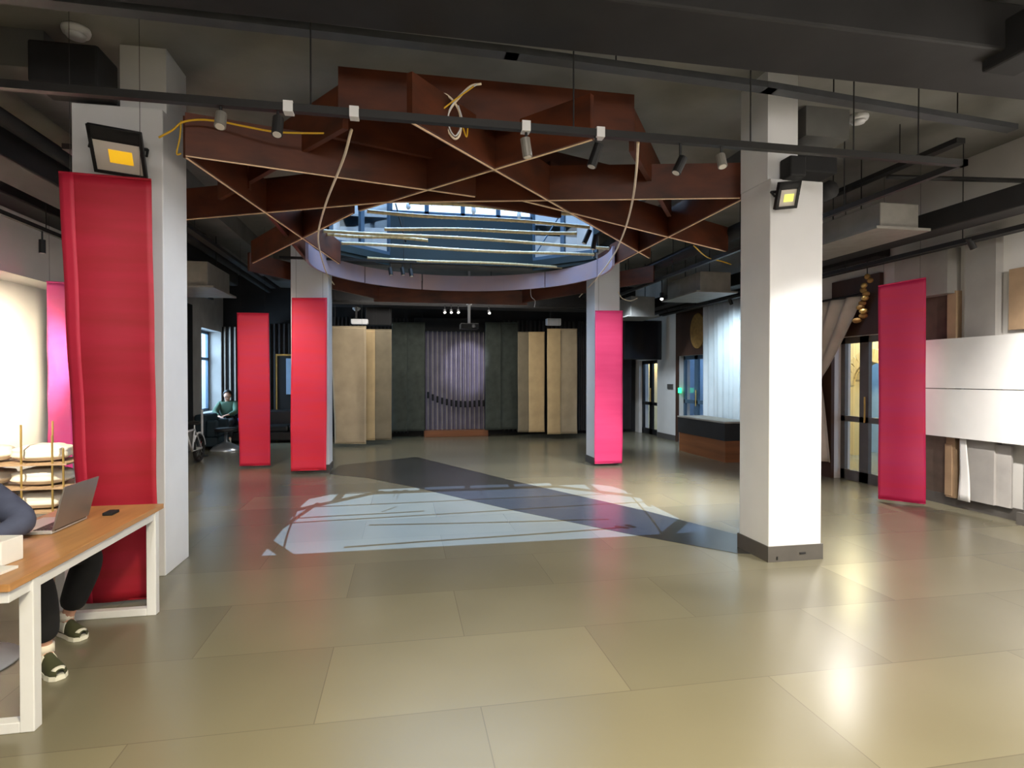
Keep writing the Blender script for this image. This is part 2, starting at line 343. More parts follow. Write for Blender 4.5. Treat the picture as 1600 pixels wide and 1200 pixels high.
# white wells open to the sky, added outside the chamfer windows to brighten them
bounce_well = MB()
for sx, x in ((1, LX0), (-1, LX1)):
    bounce_well.box((x - .06, LY1 - ch, 3.8), (x + .06, LY1 + .06, 5.3)).box((x, LY1, 3.8), (x + sx * ch, LY1 + .08, 5.3))
struct(MB().prism([oc[1], (LX1, LY1), oc[2]], 3.72, 3.8).prism([oc[5], (LX0, LY1), oc[0]], 3.72, 3.8).build('wall_lantern', 'teal'))
struct(bounce_well.build('wall_lantern', 'wallw'))
def lantern_window(name, p, q, z0, z1, n):
    p, q = Vector((*p, 0)), Vector((*q, 0)); d = (q - p).normalized()
    fr = MB()
    for k in range(n + 1):
        c = p.lerp(q, k / n); fr.bar((c.x - d.x * .04, c.y - d.y * .04, z0), (c.x + d.x * .04, c.y + d.y * .04, z0), .07, z1 - z0)
    fr.bar((p.x, p.y, z0), (q.x, q.y, z0), .07, .06); fr.bar((p.x, p.y, z1 - .06), (q.x, q.y, z1 - .06), .07, .06)
    o = struct(fr.build(name, 'frame'))
    struct(MB().bar((p.x, p.y, z0), (q.x, q.y, z0), .012, z1 - z0).build('window_pane', 'glass', o))
    return o
lantern_window('window_1', oc[5], oc[0], 3.9, 5.4, 2)
lantern_window('window_2', oc[1], oc[2], 3.9, 5.4, 2)
lantern_window('window_3', oc[0], oc[1], 4.68, 5.4, 4)
struct(MB().prism(oc, 5.6, 5.62).build('window_4', 'roofglass'))

# ------------------------------------------------------------------ left window (far), doors
wf = MB()
for y in (14.9, 15.65, 16.33): wf.box((XW - .36, y, .78), (XW - .3, y + .07, 2.85))
for z in (.78, 2.1, 2.78): wf.box((XW - .36, 14.9, z), (XW - .3, 16.4, z + .07))
wo = struct(wf.build('window_5', 'frame'))
struct(BOX((XW - .335, 14.9, .78), (XW - .325, 16.4, 2.85)).build('window_pane', 'glass', wo))
struct(BOX((XW, 13.5, .5), (XW + .04, 14.2, 3.3)).build('trim_13', 'matte'))

# ------------------------------------------------------------------ columns
def column(label, x0, x1, y0, y1, ztop, neck=None, skirt=True):
    t = thing('column', label, 'column', ((x0 + x1) / 2, (y0 + y1) / 2, 0), 'white square columns')
    BOX((x0, y0, .13 if skirt else 0), (x1, y1, ztop)).build('shaft', 'white', t, bevel=.008)
    if skirt: BOX((x0 - .012, y0 - .012, 0), (x1 + .012, y1 + .012, .14)).build('skirting', 'base', t)
    if neck: BOX((neck[0], neck[2], ztop), (neck[1], neck[3], ZC)).build('neck', 'white', t)
    return t
column('near left white square column behind the big red banner', -2.62, -1.95, 5.22, 5.75, 3.86, (-2.3, -1.95, 5.3, 5.75), False)
cr_ = column('near right white square column lit brightly on its right face', 3.2, 3.73, 4.62, 5.08, 3.42, (3.2, 3.5, 4.66, 5.08))
column('far left white column carrying a red banner on its front', -1.9, -1.28, 10.4, 10.9, 4.1)
column('far right white column carrying a pink banner on its front', 3.52, 4.02, 10.35, 10.85, 4.1)
BOX((3.5, 4.6, .06), (3.56, 4.606, .075)).build('cover_plate', 'matte', cr_); BOX((3.27, 4.6, .02), (3.28, 4.606, .05)).build('cover_plate', 'matte', cr_)

# ------------------------------------------------------------------ red-brown ceiling frame, ring, poles
ZB = 3.45
fr = thing('ceiling_frame', 'star-shaped red-brown beam frame hung between the four columns', 'ceiling frame', (.9, 7.5, ZB))
def beam(a, b, h=.34, wd=.05, z=ZB, strip=True):
    p = at_z(*a, z) if len(a) == 2 else Vector(a); q = at_z(*b, z) if len(b) == 2 else Vector(b)
    o = MB().bar(p, q, wd, h).build('beam', 'redwood', fr)
    if strip: MB().bar(p - Vector((0, 0, .008)), q - Vector((0, 0, .008)), .013, .008).build('edge_strip', 'edge', o)
    return o
beam((290, 243), (742, 307)); beam((291, 246), (530, 412)); beam((395, 411), (551, 333)); beam((562, 329), (925, 218)); beam((289, 343), (610, 315))
beam((600, 316), (1156, 309)); beam((1158, 312), (955, 416)); beam((815, 313), (1135, 393)); beam((640, 189), (1014, 403))
for a, b, h, z in (((-.5, 4.72, 3.7), (1.95, 4.72, 3.7), .38, 0), ((-.45, 4.75, 3.62), (-2.0, 6.9, 3.62), .36, 0), ((1.95, 4.75, 3.62), (3.2, 6.6, 3.62), .36, 0),
                   ((-1.9, 7.2, 3.56), (.7, 5.9, 3.56), .36, 0), ((.1, 6.3, 3.62), (1.9, 6.9, 3.62), .3, 0), ((1.5, 5.9, 3.6), (3.25, 7.3, 3.6), .32, 0),
                   ((-1.55, 6.2, 3.55), (-1.55, 9.9, 3.55), .3, 0), ((3.45, 6.2, 3.55), (3.45, 9.9, 3.55), .3, 0), ((-2.5, 10.1, 3.4), (-.5, 12.1, 3.25), .3, 0),
                   ((4.5, 9.9, 3.4), (2.5, 12.1, 3.25), .3, 0), ((-.6, 12.1, 3.2), (2.6, 12.1, 3.2), .3, 0), ((-.6, 5.2, 3.72), (2.4, 6.3, 3.72), .34, 0)):
    MB().bar(a, b, .05, h).build('beam', 'redwood', fr)
# curved ring of panels
RC, RR = Vector((.95, 9.29, 0)), 2.36
axis = math.atan2(RC.y, RC.x)
def ringpts(r, a0, a1, n): return [RC + Vector((r * math.cos(axis + a), r * math.sin(axis + a), 0)) for a in [R(a0) + (R(a1) - R(a0)) * k / n for k in range(n + 1)]]
rg = thing('ring_band', 'curved lavender-grey ring band below the skylight', 'ceiling ring', (RC.x, RC.y, 3.4))
for a0, a1, mname in ((-102, -78, 'ringm'), (-77.4, -42, 'pale'), (-41.4, 20, 'ringm'), (20.6, 50, 'pale'), (50.6, 104, 'ringm')):
    n = 14; i_, o_ = ringpts(RR, a0, a1, n), ringpts(RR + .04, a0, a1, n); mb = MB()
    for k in range(n):
        vs = [i_[k], i_[k + 1], o_[k + 1], o_[k]]
        mb.prism([(v.x, v.y) for v in vs], 3.4, 3.7)
    mb.build('ring_panel', 'ringm', rg)
poles = [((640, 315), (897, 334), 'nearest'), ((575, 330), (920, 354), 'second nearest'), ((602, 357), (900, 364), 'third nearest'), ((507, 360), (950, 387), 'long fourth nearest'),
         ((512, 366), (668, 375), 'short stubby'), ((535, 381), (927, 399), 'second farthest'), ((575, 403), (877, 417), 'farthest')]
for a, b, wd in poles:
    p, q = at_z(*a, 3.74), at_z(*b, 3.74); n = 16; pts = []; rad = []
    for k in range(n + 1):
        t = k / n; c = p.lerp(q, t) + Vector((0, 0, .012 * math.sin(t * 7 + a[0])))
        for dt, r in ((-.004, .024), (0, .028), (.004, .024)):
            pts.append(c + (q - p) * dt); rad.append(r)
    tag(MB().tube(pts, rad, 8).build('bamboo_pole', 'bamboo', smooth=True), wd + ' bamboo pole lying across the skylight opening', 'pole', 'bamboo poles under the skylight')
# curved LED tubes
for pts, lb in (([(549, 203), (536, 250), (512, 310), (500, 350), (497, 375), (503, 405), (512, 430), (526, 450)], 'pale flexible tube bowing left under the beams'),
                ([(997, 222), (994, 270), (988, 315), (976, 360), (958, 400), (932, 435), (905, 464)], 'pale flexible tube bowing right under the beams')):
    tag(MB().tube(arc([at_z(x, y, 3.40) for x, y in pts]), .011, 8).build('light_tube', 'cable', smooth=True), lb, 'tube')

# ------------------------------------------------------------------ ceiling services
def rail(name, label, pts, z, wd, ht, m='rail', hang=(), cat='rail', conn=()):
    P = [Vector((x, y, z)) for x, y in pts]
    t = thing(name, label, cat, P[0])
    mb = MB()
    for p, q in zip(P, P[1:]):
        d = (q - p).normalized() * wd / 2; mb.bar(p - d, q + d, wd, ht)
    mb.build('channel', m, t)
    for x, y in hang: MB().tube([(x, y, z + ht * .9), (x, y, ZC)], .006, 6).build('hanger', 'rail', t)
    for x, y in conn: BOX((x - .03, y - .035, z - .01), (x + .03, y + .035, z + ht + .012)).build('connector', 'wpaint', t)
    return t
def at_Y_px(px, Y, z=0):                            # X where the column of pixels px meets the plane y = Y
    return at_y(px, 590, Y).x
TY, TZ, TX = 4.0, 3.39, 4.53
rail('light_track', 'long black lighting track crossing in front of the beams and turning back at right', [(-3.6, TY), (TX, TY), (TX, 11.8)], TZ, .05, .05,
     hang=[(x, TY) for x in (-2.9, -.6, 1.2, 2.6, 3.5, 4.1)] + [(TX, y) for y in (5.3, 7.2, 9.2, 11.2)], conn=[(at_Y_px(x, TY), TY) for x in (453, 555, 821, 936)], cat='lighting track')
rail('cable_rail', 'long grey cable tray crossing the near ceiling beside the widest dark duct', [(-4.9, 4.1), (.78, 4.17), (2.95, 4.28), (5.66, 4.54)], 4.0, .1, .05, m='tray', hang=[(-3.6, 4.11), (-.6, 4.15), (1.6, 4.21), (3.6, 4.34), (5.0, 4.47)], cat='cable tray')
rail('cable_rail', 'dark cable tray running back along the right ceiling', [(5.3, 4.75), (5.3, 12.6)], 3.92, .1, .05, hang=[(5.3, 5.4), (5.3, 7.4), (5.3, 9.6), (5.3, 11.8)])
rail('light_track', 'black lighting track along the right wall above the boards', [(6.35, 4.7), (6.35, 13.6)], 3.2, .05, .05, hang=[(6.35, y) for y in (5.6, 7.4, 9.6, 11.8, 13.2)], cat='lighting track')
rail('light_track', 'black lighting track along the left wall with one spot', [(-4.3, 4.6), (-4.3, 14.2)], 3.42, .05, .05, hang=[(-4.3, y) for y in (6, 8, 10, 12, 14)], cat='lighting track')
rail('light_track', 'black lighting track before the back wall', [(-2.4, 13.3), (4.6, 13.3)], 3.32, .05, .05, hang=[(x, 13.3) for x in (-2, 0, 2, 4)], cat='lighting track')
rail('cable_rail', 'dark cable tray running back left of the red beams', [(-2.95, 5.9), (-2.95, 14)], 3.7, .12, .05, hang=[(-2.95, 6.5), (-2.95, 9), (-2.95, 12)])
rail('light_track', 'short dark track below the left end of the ring', [(-2.0, 10.1), (.2, 10.1)], 3.62, .04, .04, hang=[(-1.5, 10.1), (0, 10.1)], cat='lighting track')
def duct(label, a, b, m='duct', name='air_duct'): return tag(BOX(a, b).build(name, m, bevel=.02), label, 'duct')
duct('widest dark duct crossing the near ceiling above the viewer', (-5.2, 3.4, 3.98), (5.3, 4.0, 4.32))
duct('large dark duct running back along the right wall', (5.98, 1.0, 3.34), (6.3, 15.5, 3.57))
duct('dark duct running back above the curtain side of the right ceiling', (6.68, 7.2, 3.4), (6.93, 16, 3.7))
duct('dark duct running back along the left wall', (-4.78, 4.2, 3.72), (-4.4, 13.3, 4.05))
duct('dark duct with a pale upper edge beside the left column', (-3.98, 4.4, 3.62), (-3.5, 13.3, 3.95))
duct('wide dark duct across the ceiling before the back wall', (-2.6, 14.3, 3.4), (5.4, 14.9, 3.8))
pd = [(-3.4, 5.2), (-3.4, 14.4)]
def pipe(label, pts, r, m='duct'): return tag(MB().tube(pts, r, 12).build('ceiling_pipe', m, smooth=True), label, 'pipe')
pipe('dark pipe running back left of the frame', [(-3.35, 5.0, 3.86), (-3.35, 15.5, 3.86)], .07)
pipe('thick dark lagged pipe right of the near right column', [(4.62, 5.6, 3.72), (4.62, 14.5, 3.72)], .1)
pipe('thin grey pipe running to the right wall under the ceiling', [(5.1, 5.35, 3.8), (6.9, 5.15, 3.8)], .025, 'rail')
pipe('slim dark pipe along the right wall bulkhead', [(6.62, 4.9, 3.28), (6.62, 14, 3.28)], .04)
def unit(label, a, b):
    t = thing('fan_coil_unit', label, 'air unit', ((a[0] + b[0]) / 2, (a[1] + b[1]) / 2, a[2]))
    BOX(a, b).build('casing', 'galv', t, bevel=.01)
    BOX((a[0] - .1, a[1] - .06, a[2] - .03), (b[0] + .1, b[1] + .06, a[2])).build('drip_tray', 'galv', t)
    for x in (a[0] + .05, b[0] - .05): MB().tube([(x, (a[1] + b[1]) / 2, b[2]), (x, (a[1] + b[1]) / 2, ZC)], .008, 6).build('hanger', 'rail', t)
    return t
unit('grey sheet metal air unit hanging right of the near right column', (5.2, 5.55, 3.32), (5.7, 7.1, 3.6))
unit('grey air unit hanging behind the near right column', (5.2, 9.5, 3.2), (5.8, 10.8, 3.55))
unit('grey air unit hanging over the far stage corner', (5.2, 12.7, 3.1), (5.8, 13.6, 3.55))
unit('grey air unit hanging left of the far left column', (-3.8, 10.2, 3.15), (-3.15, 11.4, 3.55))
tag(BOX((3.55, 5.12, 3.7), (4.3, 5.6, 3.95)).build('black_case', 'matte', bevel=.02), 'black case on the ceiling above the near right column', 'case')
tag(BOX((-2.78, 4.95, 3.88), (-2.3, 5.28, 4.2)).build('loudspeaker', 'matte', bevel=.02), 'black loudspeaker box on top of the near left column', 'speaker')
def detector(px, py, label, z=ZC):
    p = at_z(px, py, z - .04)
    t = thing('smoke_detector', label, 'smoke detector', (p.x, p.y, z - .09))
    MB().lathe((p.x, p.y, z - .05), [(.095, .05), (.1, .03), (.09, 0)], 20).build('base', 'wpaint', t, smooth=True)
    MB().lathe((p.x, p.y, z - .09), [(.0, .04), (.07, .04), (.062, .012), (.03, 0), (.001, 0)], 20).build('sensor', 'wpaint', t, smooth=True)
detector(119, 52, 'white round smoke detector at the upper left of the ceiling'); detector(1341, 187, 'white round smoke detector on the ceiling above the near right column')
detector(313, 370, 'small white smoke detector left of the red beams'); detector(1106, 411, 'small white smoke detector left of the near right column')
detector(557, 483, 'small white smoke detector under the wide far duct above the left beige hangings', 3.4)
def spot(px, py, label, Y=None, X=None, L_=.13, aim=(0, -.35, -1), lit=False, m='black', top=3.4, group=None):
    p = at_y(px, py, Y) if Y else at_x(px, py, X)
    t = thing('track_spotlight', label, 'spotlight', p, group)
    a = Vector(aim).normalized()
    MB().tube([(p.x, p.y, p.z + .02), (p.x, p.y, max(top, p.z + .05))], .01, 8).build('stem', 'black', t)
    MB().tube([p - a * L_ * .4, p + a * L_ * .6], .035, 14).build('barrel', m, t, smooth=False)
    MB().tube([p + a * L_ * .6, p + a * (L_ * .6 + .004)], .027, 14).build('lens', 'lit' if lit else 'reflector', t)
    return t
spot(931, 240, 'black spotlight hanging on the near track before the beams', Y=TY, L_=.17, aim=(-.35, 0, -1)); spot(1063, 256, 'small black spotlight on the near track left of the right column', Y=TY, aim=(-.5, 0, -1))
spot(822, 228, 'slim pale spotlight hanging on the near track over the skylight', Y=TY, aim=(.15, 0, -1), m='galv'); spot(345, 186, 'stubby grey spotlight near the left end of the near track', Y=TY, m='galv', L_=.1)
spot(434, 195, 'grey spotlight on the near track between two white connectors', Y=TY, m='duct', L_=.13); spot(1127, 250, 'grey spotlight on the near track beside the near right column', Y=TY, m='galv', L_=.1)
spot(66, 383, 'black cylinder spotlight on the left wall track', X=-4.3, L_=.16, aim=(0, 0, -1), top=3.42)
for i, (x, y) in enumerate(((610, 423), (629, 423), (642, 425))): spot(x, y, ('leftmost', 'middle', 'rightmost')[i] + ' of three small black spotlights before the ring band', Y=10.1, L_=.13, aim=(.15, -.2, -1), top=3.62)
spot(918, 368, 'left of two small spotlights at the right end of the bamboo poles', Y=7.6, aim=(-.45, 0, -1), L_=.2, top=3.5); spot(929, 376, 'right of two small spotlights at the right end of the bamboo poles', Y=7.6, aim=(-.2, 0, -1), L_=.2, top=3.5)
for i, x in enumerate((695, 705, 716)): spot(x, 486, ('left', 'middle', 'right')[i] + ' of three tiny lit spotlights over the string screen', Y=13.3, L_=.08, aim=(0, -.8, -1), lit=True, top=3.32)
spot(764, 487, 'tiny lit spotlight right of the projector pole', Y=13.3, L_=.08, aim=(.2, -.8, -1), lit=True, top=3.32)
spot(1089, 454, 'small spotlight on the right wall track near the white curtain', X=6.35, aim=(-.3, .2, -1), top=3.2); spot(1141, 470, 'spotlight on the right wall track before the sheer curtain', X=6.35, aim=(.5, .1, -1), top=3.2)
spot(1034, 462, 'lit spotlight hanging near the far grey air unit', X=4.53, aim=(-.3, -.6, -1), lit=True, top=3.4)
spot(1517, 379, 'black spotlight on the right wall track above the white boards', X=6.35, aim=(.6, 0, -1), L_=.13, top=3.2)
# edge of ceiling fittings at the upper right
p = at_z(1585, 60, 4.05); tag(BOX((p.x - .05, p.y - .18, 3.9), (p.x + .25, p.y + .2, 4.2)).build('black_case', 'matte', bevel=.02), 'black box at the upper right corner of the ceiling', 'case')
pa, pb, pc, pd_ = [at_z(x, y, 4.3) for x, y in ((1315, 2), (1460, 35), (1512, 0), (1380, -30))]
tag(MB().prism([(q.x, q.y) for q in (pa, pb, pc, pd_)], 4.3, 4.42).build('ceiling_hatch', 'duct'), 'dark hatch plate at the top of the ceiling on the right', 'hatch')
# loose wiring
def cable(label, pts, r=.006, m='cable', Y=None, z=None, name='loose_cable'):
    P = [at_y(x, y, Y) if Y else at_z(x, y, z) for x, y in pts]
    return tag(MB().tube(arc(P, 5), r, 6).build(name, m, smooth=True), label, 'cable')
cable('pale loop of loose wire hanging from the ceiling above the frame', [(752, 131), (735, 135), (715, 155), (703, 172), (697, 190), (701, 206), (711, 217), (719, 208), (719, 180), (710, 160), (695, 147), (684, 152), (687, 165)], .009, Y=4.42)
cable('thin white wire looping beside the pale coil', [(745, 132), (722, 146), (706, 165), (700, 185), (704, 204), (713, 212), (722, 190), (716, 165)], .006, 'wpaint', Y=4.4)
cable('yellow wire end dangling beside the pale coil', [(740, 135), (712, 155), (690, 172)], .006, 'yellow', Y=4.38); cable('short yellow wire end below the near track', [(722, 196), (729, 214), (731, 200)], .006, 'yellow', Y=4.44)
cable('yellow cable lying along the top of the near left beam', [(248, 215), (270, 203), (285, 191), (312, 187), (345, 190), (380, 197), (430, 206), (480, 208), (520, 208)], .008, 'yellow', Y=4.98)
cable('yellow cable hanging at the end of the near left beam', [(283, 188), (281, 215), (276, 240), (283, 240)], .006, 'yellow', Y=4.98)
cable('yellow wire sagging from the right frame to the air unit', [(1084, 384), (1105, 402), (1130, 409), (1142, 413)], .008, 'yellow', z=3.42)
cable('pale wire drooping beside the far right column', [(966, 456), (972, 466), (985, 470), (996, 466)], .008, Y=10.3); cable('short pale wire hanging below the ring', [(829, 448), (830, 463), (836, 470), (835, 480)], .006, 'wpaint', Y=11.62)
cable('dark rod slanting across the right skylight window', [(882, 325), (860, 360), (838, 395)], .012, 'frame', Y=9.6); cable('dark rod slanting across the left of the skylight', [(618, 318), (626, 348), (634, 378)], .012, 'matte', Y=9.2)
# white pendants in the lantern
for i, (x, y, l) in enumerate(((638, 322, .12), (740, 326, .22), (811, 336, .14))):
    p = at_y(x, y, 10.5); tag(MB().lathe((p.x, p.y, p.z - l / 2), [(.005, l), (.03, l * .9), (.045, l * .3), (.02, 0)], 12).tube([(p.x, p.y, p.z + l / 2 - .01), (p.x, p.y, 5.6)], .004, 5).build('pendant', 'paper', smooth=True),
        ('leftmost', 'longest middle', 'rightmost')[i] + ' white drop pendant hanging in the skylight', 'pendant')

# floodlights on the columns
def floodlight(label, c, wd, ht, yaw, tilt, chip, skew=0):
    t = thing('floodlight', label, 'floodlight', c)
    c = Vector(c); Z = Matrix.Rotation(yaw, 3, 'Z'); n = Z @ Vector((0, -math.cos(tilt), -math.sin(tilt))); x = Z @ Vector((1, 0, 0)); u = x.cross(-n) if False else n.cross(x) * -1
    if u.z < 0: u = -u
    x = (x + u * skew).normalized()
    def pl(cx, cz, hw, hh, d0, d1): return MB().obox(c + x * cx + u * cz + n * ((d0 + d1) / 2), x * hw, n * ((d1 - d0) / 2), u * hh)
    pl(0, 0, wd / 2, ht / 2, -.04, 0).build('housing', 'black', t, bevel=.006)
    rim = MB()
    for a in ((0, ht / 2 - .012, wd / 2, .012), (0, -ht / 2 + .012, wd / 2, .012), (-wd / 2 + .012, 0, .012, ht / 2), (wd / 2 - .012, 0, .012, ht / 2), (0, ht * .36, wd / 2, ht * .12)):
        rim.obox(c + x * a[0] + u * a[1] + n * .008, x * a[2], n * .008, u * a[3])
    rim.build('bezel', 'black', t)
    pl(0, -ht * .13, wd / 2 - .024, ht * .33, 0, .004).build('reflector', 'reflector', t)
    pl(wd * .05, -ht * .1, wd * .22, ht * .14, .004, .008).build('led_chip', chip, t)
    br = MB()
    for s in (-1, 1): br.tube([c + x * s * (wd / 2 + .012) - n * .02, c + x * s * (wd / 2 + .012) - n * .1 + u * .03], .01, 6)
    br.tube([c - x * (wd / 2 + .012) - n * .1 + u * .03, c + x * (wd / 2 + .012) - n * .1 + u * .03], .012, 6)
    br.build('bracket', 'black', t)
    return t
p = at_y(184, 238, 5.06); floodlight('black floodlight with yellow chip on the near left column', p, .36, .36, R(10), R(35), 'ledoff', skew=-.06)
p = at_y(1231, 305, 4.5); floodlight('small black floodlight with pale chip on the near right column', p, .19, .23, R(-8), R(20), 'ledpale', skew=.1)
p = at_y(1245, 262, 4.55); tag(BOX((p.x - .1, p.y - .05, p.z - .09), (p.x + .06, p.y + .1, p.z + .09)).build('loudspeaker', 'matte', bevel=.015), 'black box at the top of the near right column', 'speaker')

# ------------------------------------------------------------------ banners
def banner(label, tl, tr, bl, br, m, amp=.012, ph=0, group='red and pink hanging cloth banners', cat='banner', cord=ZC, nm='cloth_banner', edge=None):
    tl, tr, bl, br = map(Vector, (tl, tr, bl, br))
    base = (bl + br) / 2; t = thing(nm, label, cat, base, group)
    n = (tr - tl).cross(Vector((0, 0, 1))).normalized()
    def f(u, v):
        c = bl.lerp(br, u).lerp(tl.lerp(tr, u), v)
        k = amp * (1 - v * .8)
        e = math.sin(v * 7 + ph) * .008 * (1 - v) * (1 if u < .5 else -.6) * (abs(u - .5) * 2)
        return c + n * (k * math.sin(u * 5.5 + ph) + k * .5 * math.sin(v * 23 + ph + u)) + (tr - tl).normalized() * e
    MB().sheet(f, 14, 44).build('cloth', m, t, smooth=True, solid=.004)
    if edge:
        for u0, u1 in edge: MB().sheet(lambda u, v: f(u0 + (u1 - u0) * u, v) + n * .006, 3, 44).build('selvedge', 'selv', t, smooth=True, solid=.003)
    MB().tube([tl, tr], .009, 8).build('hanging_rod', m, t)
    for k in (.12, .88):
        q = tl.lerp(tr, k); MB().tube([q, (q.x, q.y, cord)], .002, 5).build('cord', 'rail', t)
    MB().tube([bl + Vector((0, 0, .004)), br + Vector((0, 0, .004))], .006, 8).build('hem', m, t)
    return t
def bz(px, py, Y, z=None):
    p = at_y(px, py, Y)
    if z is not None: p.z = z
    return p
banner('big red banner hanging beside the oak table in front of the near left column', at_y(92, 269, 4.62), at_y(236, 281, 4.62), bz(128, 945, 4.62, .03), bz(248, 938, 4.62, .03), 'red', amp=.02, edge=((.0, .16),))
banner('rose red banner hanging free left of the far left column', at_y(370, 489, 11.2), at_y(420, 490, 11.2), bz(374, 727, 11.2, .04), bz(423, 727, 11.2, .04), 'red2', ph=1)
banner('scarlet banner hanging on the front of the far left column', at_y(456, 466, 10.25), at_y(511, 466, 10.25), bz(454, 733, 10.25, .07), bz(510, 731, 10.25, .07), 'red3', ph=2)
banner('hot pink banner hanging on the front of the far right column', at_y(930, 486, 10.2), at_y(973, 486, 10.2), bz(929, 724, 10.2, .05), bz(972, 722, 10.2, .05), 'pink', ph=3)
banner('crimson banner hanging at right before the white boards and glass door', at_y(1372, 447, 6.6), at_y(1447, 434, 6.25), bz(1373, 780, 6.6, .04), bz(1446, 787, 6.25, .03), 'crim', ph=4, amp=.02)
banner('banner coloured magenta for the lamp glow by the left wall behind the big red one', at_y(73, 440, 8.4), at_y(110, 442, 8.1), bz(73, 700, 8.4, .45), bz(112, 700, 8.1, .45), 'mag', ph=5)
BG = 'beige cloth hangings before the dark back wall'
def bpanel(label, x0, y0, x1, y1, Y, m, zb=.08, tilt=0):
    banner(label, at_y(x0, y0, Y), at_y(x1, y0, Y + tilt), bz(x0 + 6 if tilt == -.2 else x0, y1, Y, zb), bz(x1, y1, Y + tilt, zb), m, group=BG, nm='wall_hanging', cat='wall hanging', cord=3.4 if 14.28 < Y < 14.92 else ZC)
bpanel('widest beige cloth panel beside the far left column', 517, 510, 572, 688, 14.2, 'beige', tilt=-.2)
bpanel('narrow tan cloth panel right of the widest beige panel', 571, 515, 586, 684, 14.45, 'tan', .12); bpanel('grey beige cloth panel right of the narrow tan panel', 585, 515, 612, 684, 14.5, 'greyc', .12)
bpanel('grey brown cloth panel nearest the string screen at right', 809, 519, 829, 675, 15.2, 'greyc', .18); bpanel('tan cloth panel left of the white air unit', 826, 519, 851, 675, 15.15, 'tan', .18)
bpanel('pale tan cloth panel under the white air unit', 855, 514, 876, 679, 14.9, 'tan', .14); bpanel('beige cloth panel left of the far right column', 875, 514, 902, 679, 14.95, 'beige', .14)
DG = 'dark cloth drops on the back wall'
for lb, x0, x1, Y in (('dark green grey cloth drop left of the string screen', 632, 664, 15.9), ('dark cloth drop beside the grey beige cloth panel', 612, 636, 15.8), ('dark green grey cloth drop right of the string screen', 758, 783, 15.8), ('dark cloth drop beside the grey brown cloth panel', 781, 810, 15.9)):
    banner(lb, at_y(x0, 504, Y), at_y(x1, 504, Y), bz(x0, 680, Y, .2), bz(x1, 680, Y, .2), 'darkc', group=DG, nm='wall_hanging', cat='wall hanging', cord=3.4 if 14.28 < Y < 14.92 else ZC)

# ------------------------------------------------------------------ back wall
Yb = 16.2
t = thing('string_screen', 'lavender screen of hanging rods with black weights at the back wall', 'screen', bz(712, 680, Yb, 0))
pl, pr = at_y(665, 500, Yb), at_y(759, 500, Yb)
BOX((pl.x, Yb + .2, .0), (pr.x, Yb + .24, 2.95)).build('back_panel', 'lav', t)
BOX((pl.x - .05, Yb - .15, 0), (pr.x + .05, Yb + .2, .18)).build('base_plank', 'woodm', t, bevel=.01)
BOX((pl.x - .3, Yb - .1, 2.95), (pr.x + .2, Yb + .2, 3.3)).build('header', 'matte', t)
for k in range(13):
    x = pl.x + (pr.x - pl.x) * (k + .5) / 13; o = MB().tube([(x, Yb, .18), (x, Yb, 2.95)], .011, 6).build('rod', 'paleslat', t)
    zc = 1.22 - .32 * math.sin(math.pi * min(1, (k + .6) / 11.5) ** .8 * .62) * 1.0
    MB().tube([(x, Yb, zc - .09), (x, Yb, zc + .09)], .032, 8).build('weight', 'weight', o)
for k in range(12):
    x = pl.x + (pr.x - pl.x) * (k + 1) / 13; MB().tube([(x, Yb + .12, .18), (x, Yb + .12, 2.95)], .006, 5).build('string', 'slat', t)
# slatted dark walls left and right of the screen
def slats(label, px0, px1, Y, n, m, z0=.1, z1=3.3, wd=.05):
    a, b = at_Y_px(px0, Y), at_Y_px(px1, Y); t = thing('slat_wall', label, 'slatted panel', ((a + b) / 2, Y, z0))
    BOX((a, Y, z0), (b, Y + .04, z1)).build('backing', 'blackw', t)
    for k in range(n):
        x = a + (b - a) * (k + .5) / n; BOX((x - wd / 2, Y - .05, z0), (x + wd / 2, Y, z1)).build('slat', m, t)
slats('dark slatted panel left of the far right column', 903, 922, 16.3, 6, 'slat'); slats('black slatted panel right of the hot pink banner', 972, 985, 16.45, 7, 'slat')
slats('dark slatted panel behind the beige cloth panels', 520, 640, 16.4, 20, 'slat')
slats('dark slatted panel behind the tan cloth panels', 785, 905, 16.4, 18, 'slat')
slats('black panel with thin pale strips by the left window', 340, 372, 16.5, 4, 'paleslat', .9, 3.0, .035); slats('black panel with pale strips between the two red banners', 418, 456, 16.45, 5, 'slat', .1, 3.1, .04)
# framed niche between the red banners
a, b = at_y(431, 556, 16.3), at_y(462, 556, 16.3)
t = thing('door_frame', 'thin brass-framed dark niche left of the scarlet banner', 'frame', (a.x, 16.3, .0))
MB().box((a.x, 16.28, 0), (a.x + .035, 16.32, a.z)).box((a.x, 16.28, a.z), (b.x, 16.32, a.z + .05)).box((b.x - .035, 16.28, 0), (b.x, 16.32, a.z)).build('rim', 'gold', t)
BOX((a.x + .035, 16.3, 0), (b.x - .035, 16.34, a.z)).build('dark_back', 'blackw', t)
q = at_y(447, 560, 16.27); BOX((q.x, 16.26, 1.2), (q.x + .2, 16.3, q.z)).build('pale_leaf', 'skyw', t)
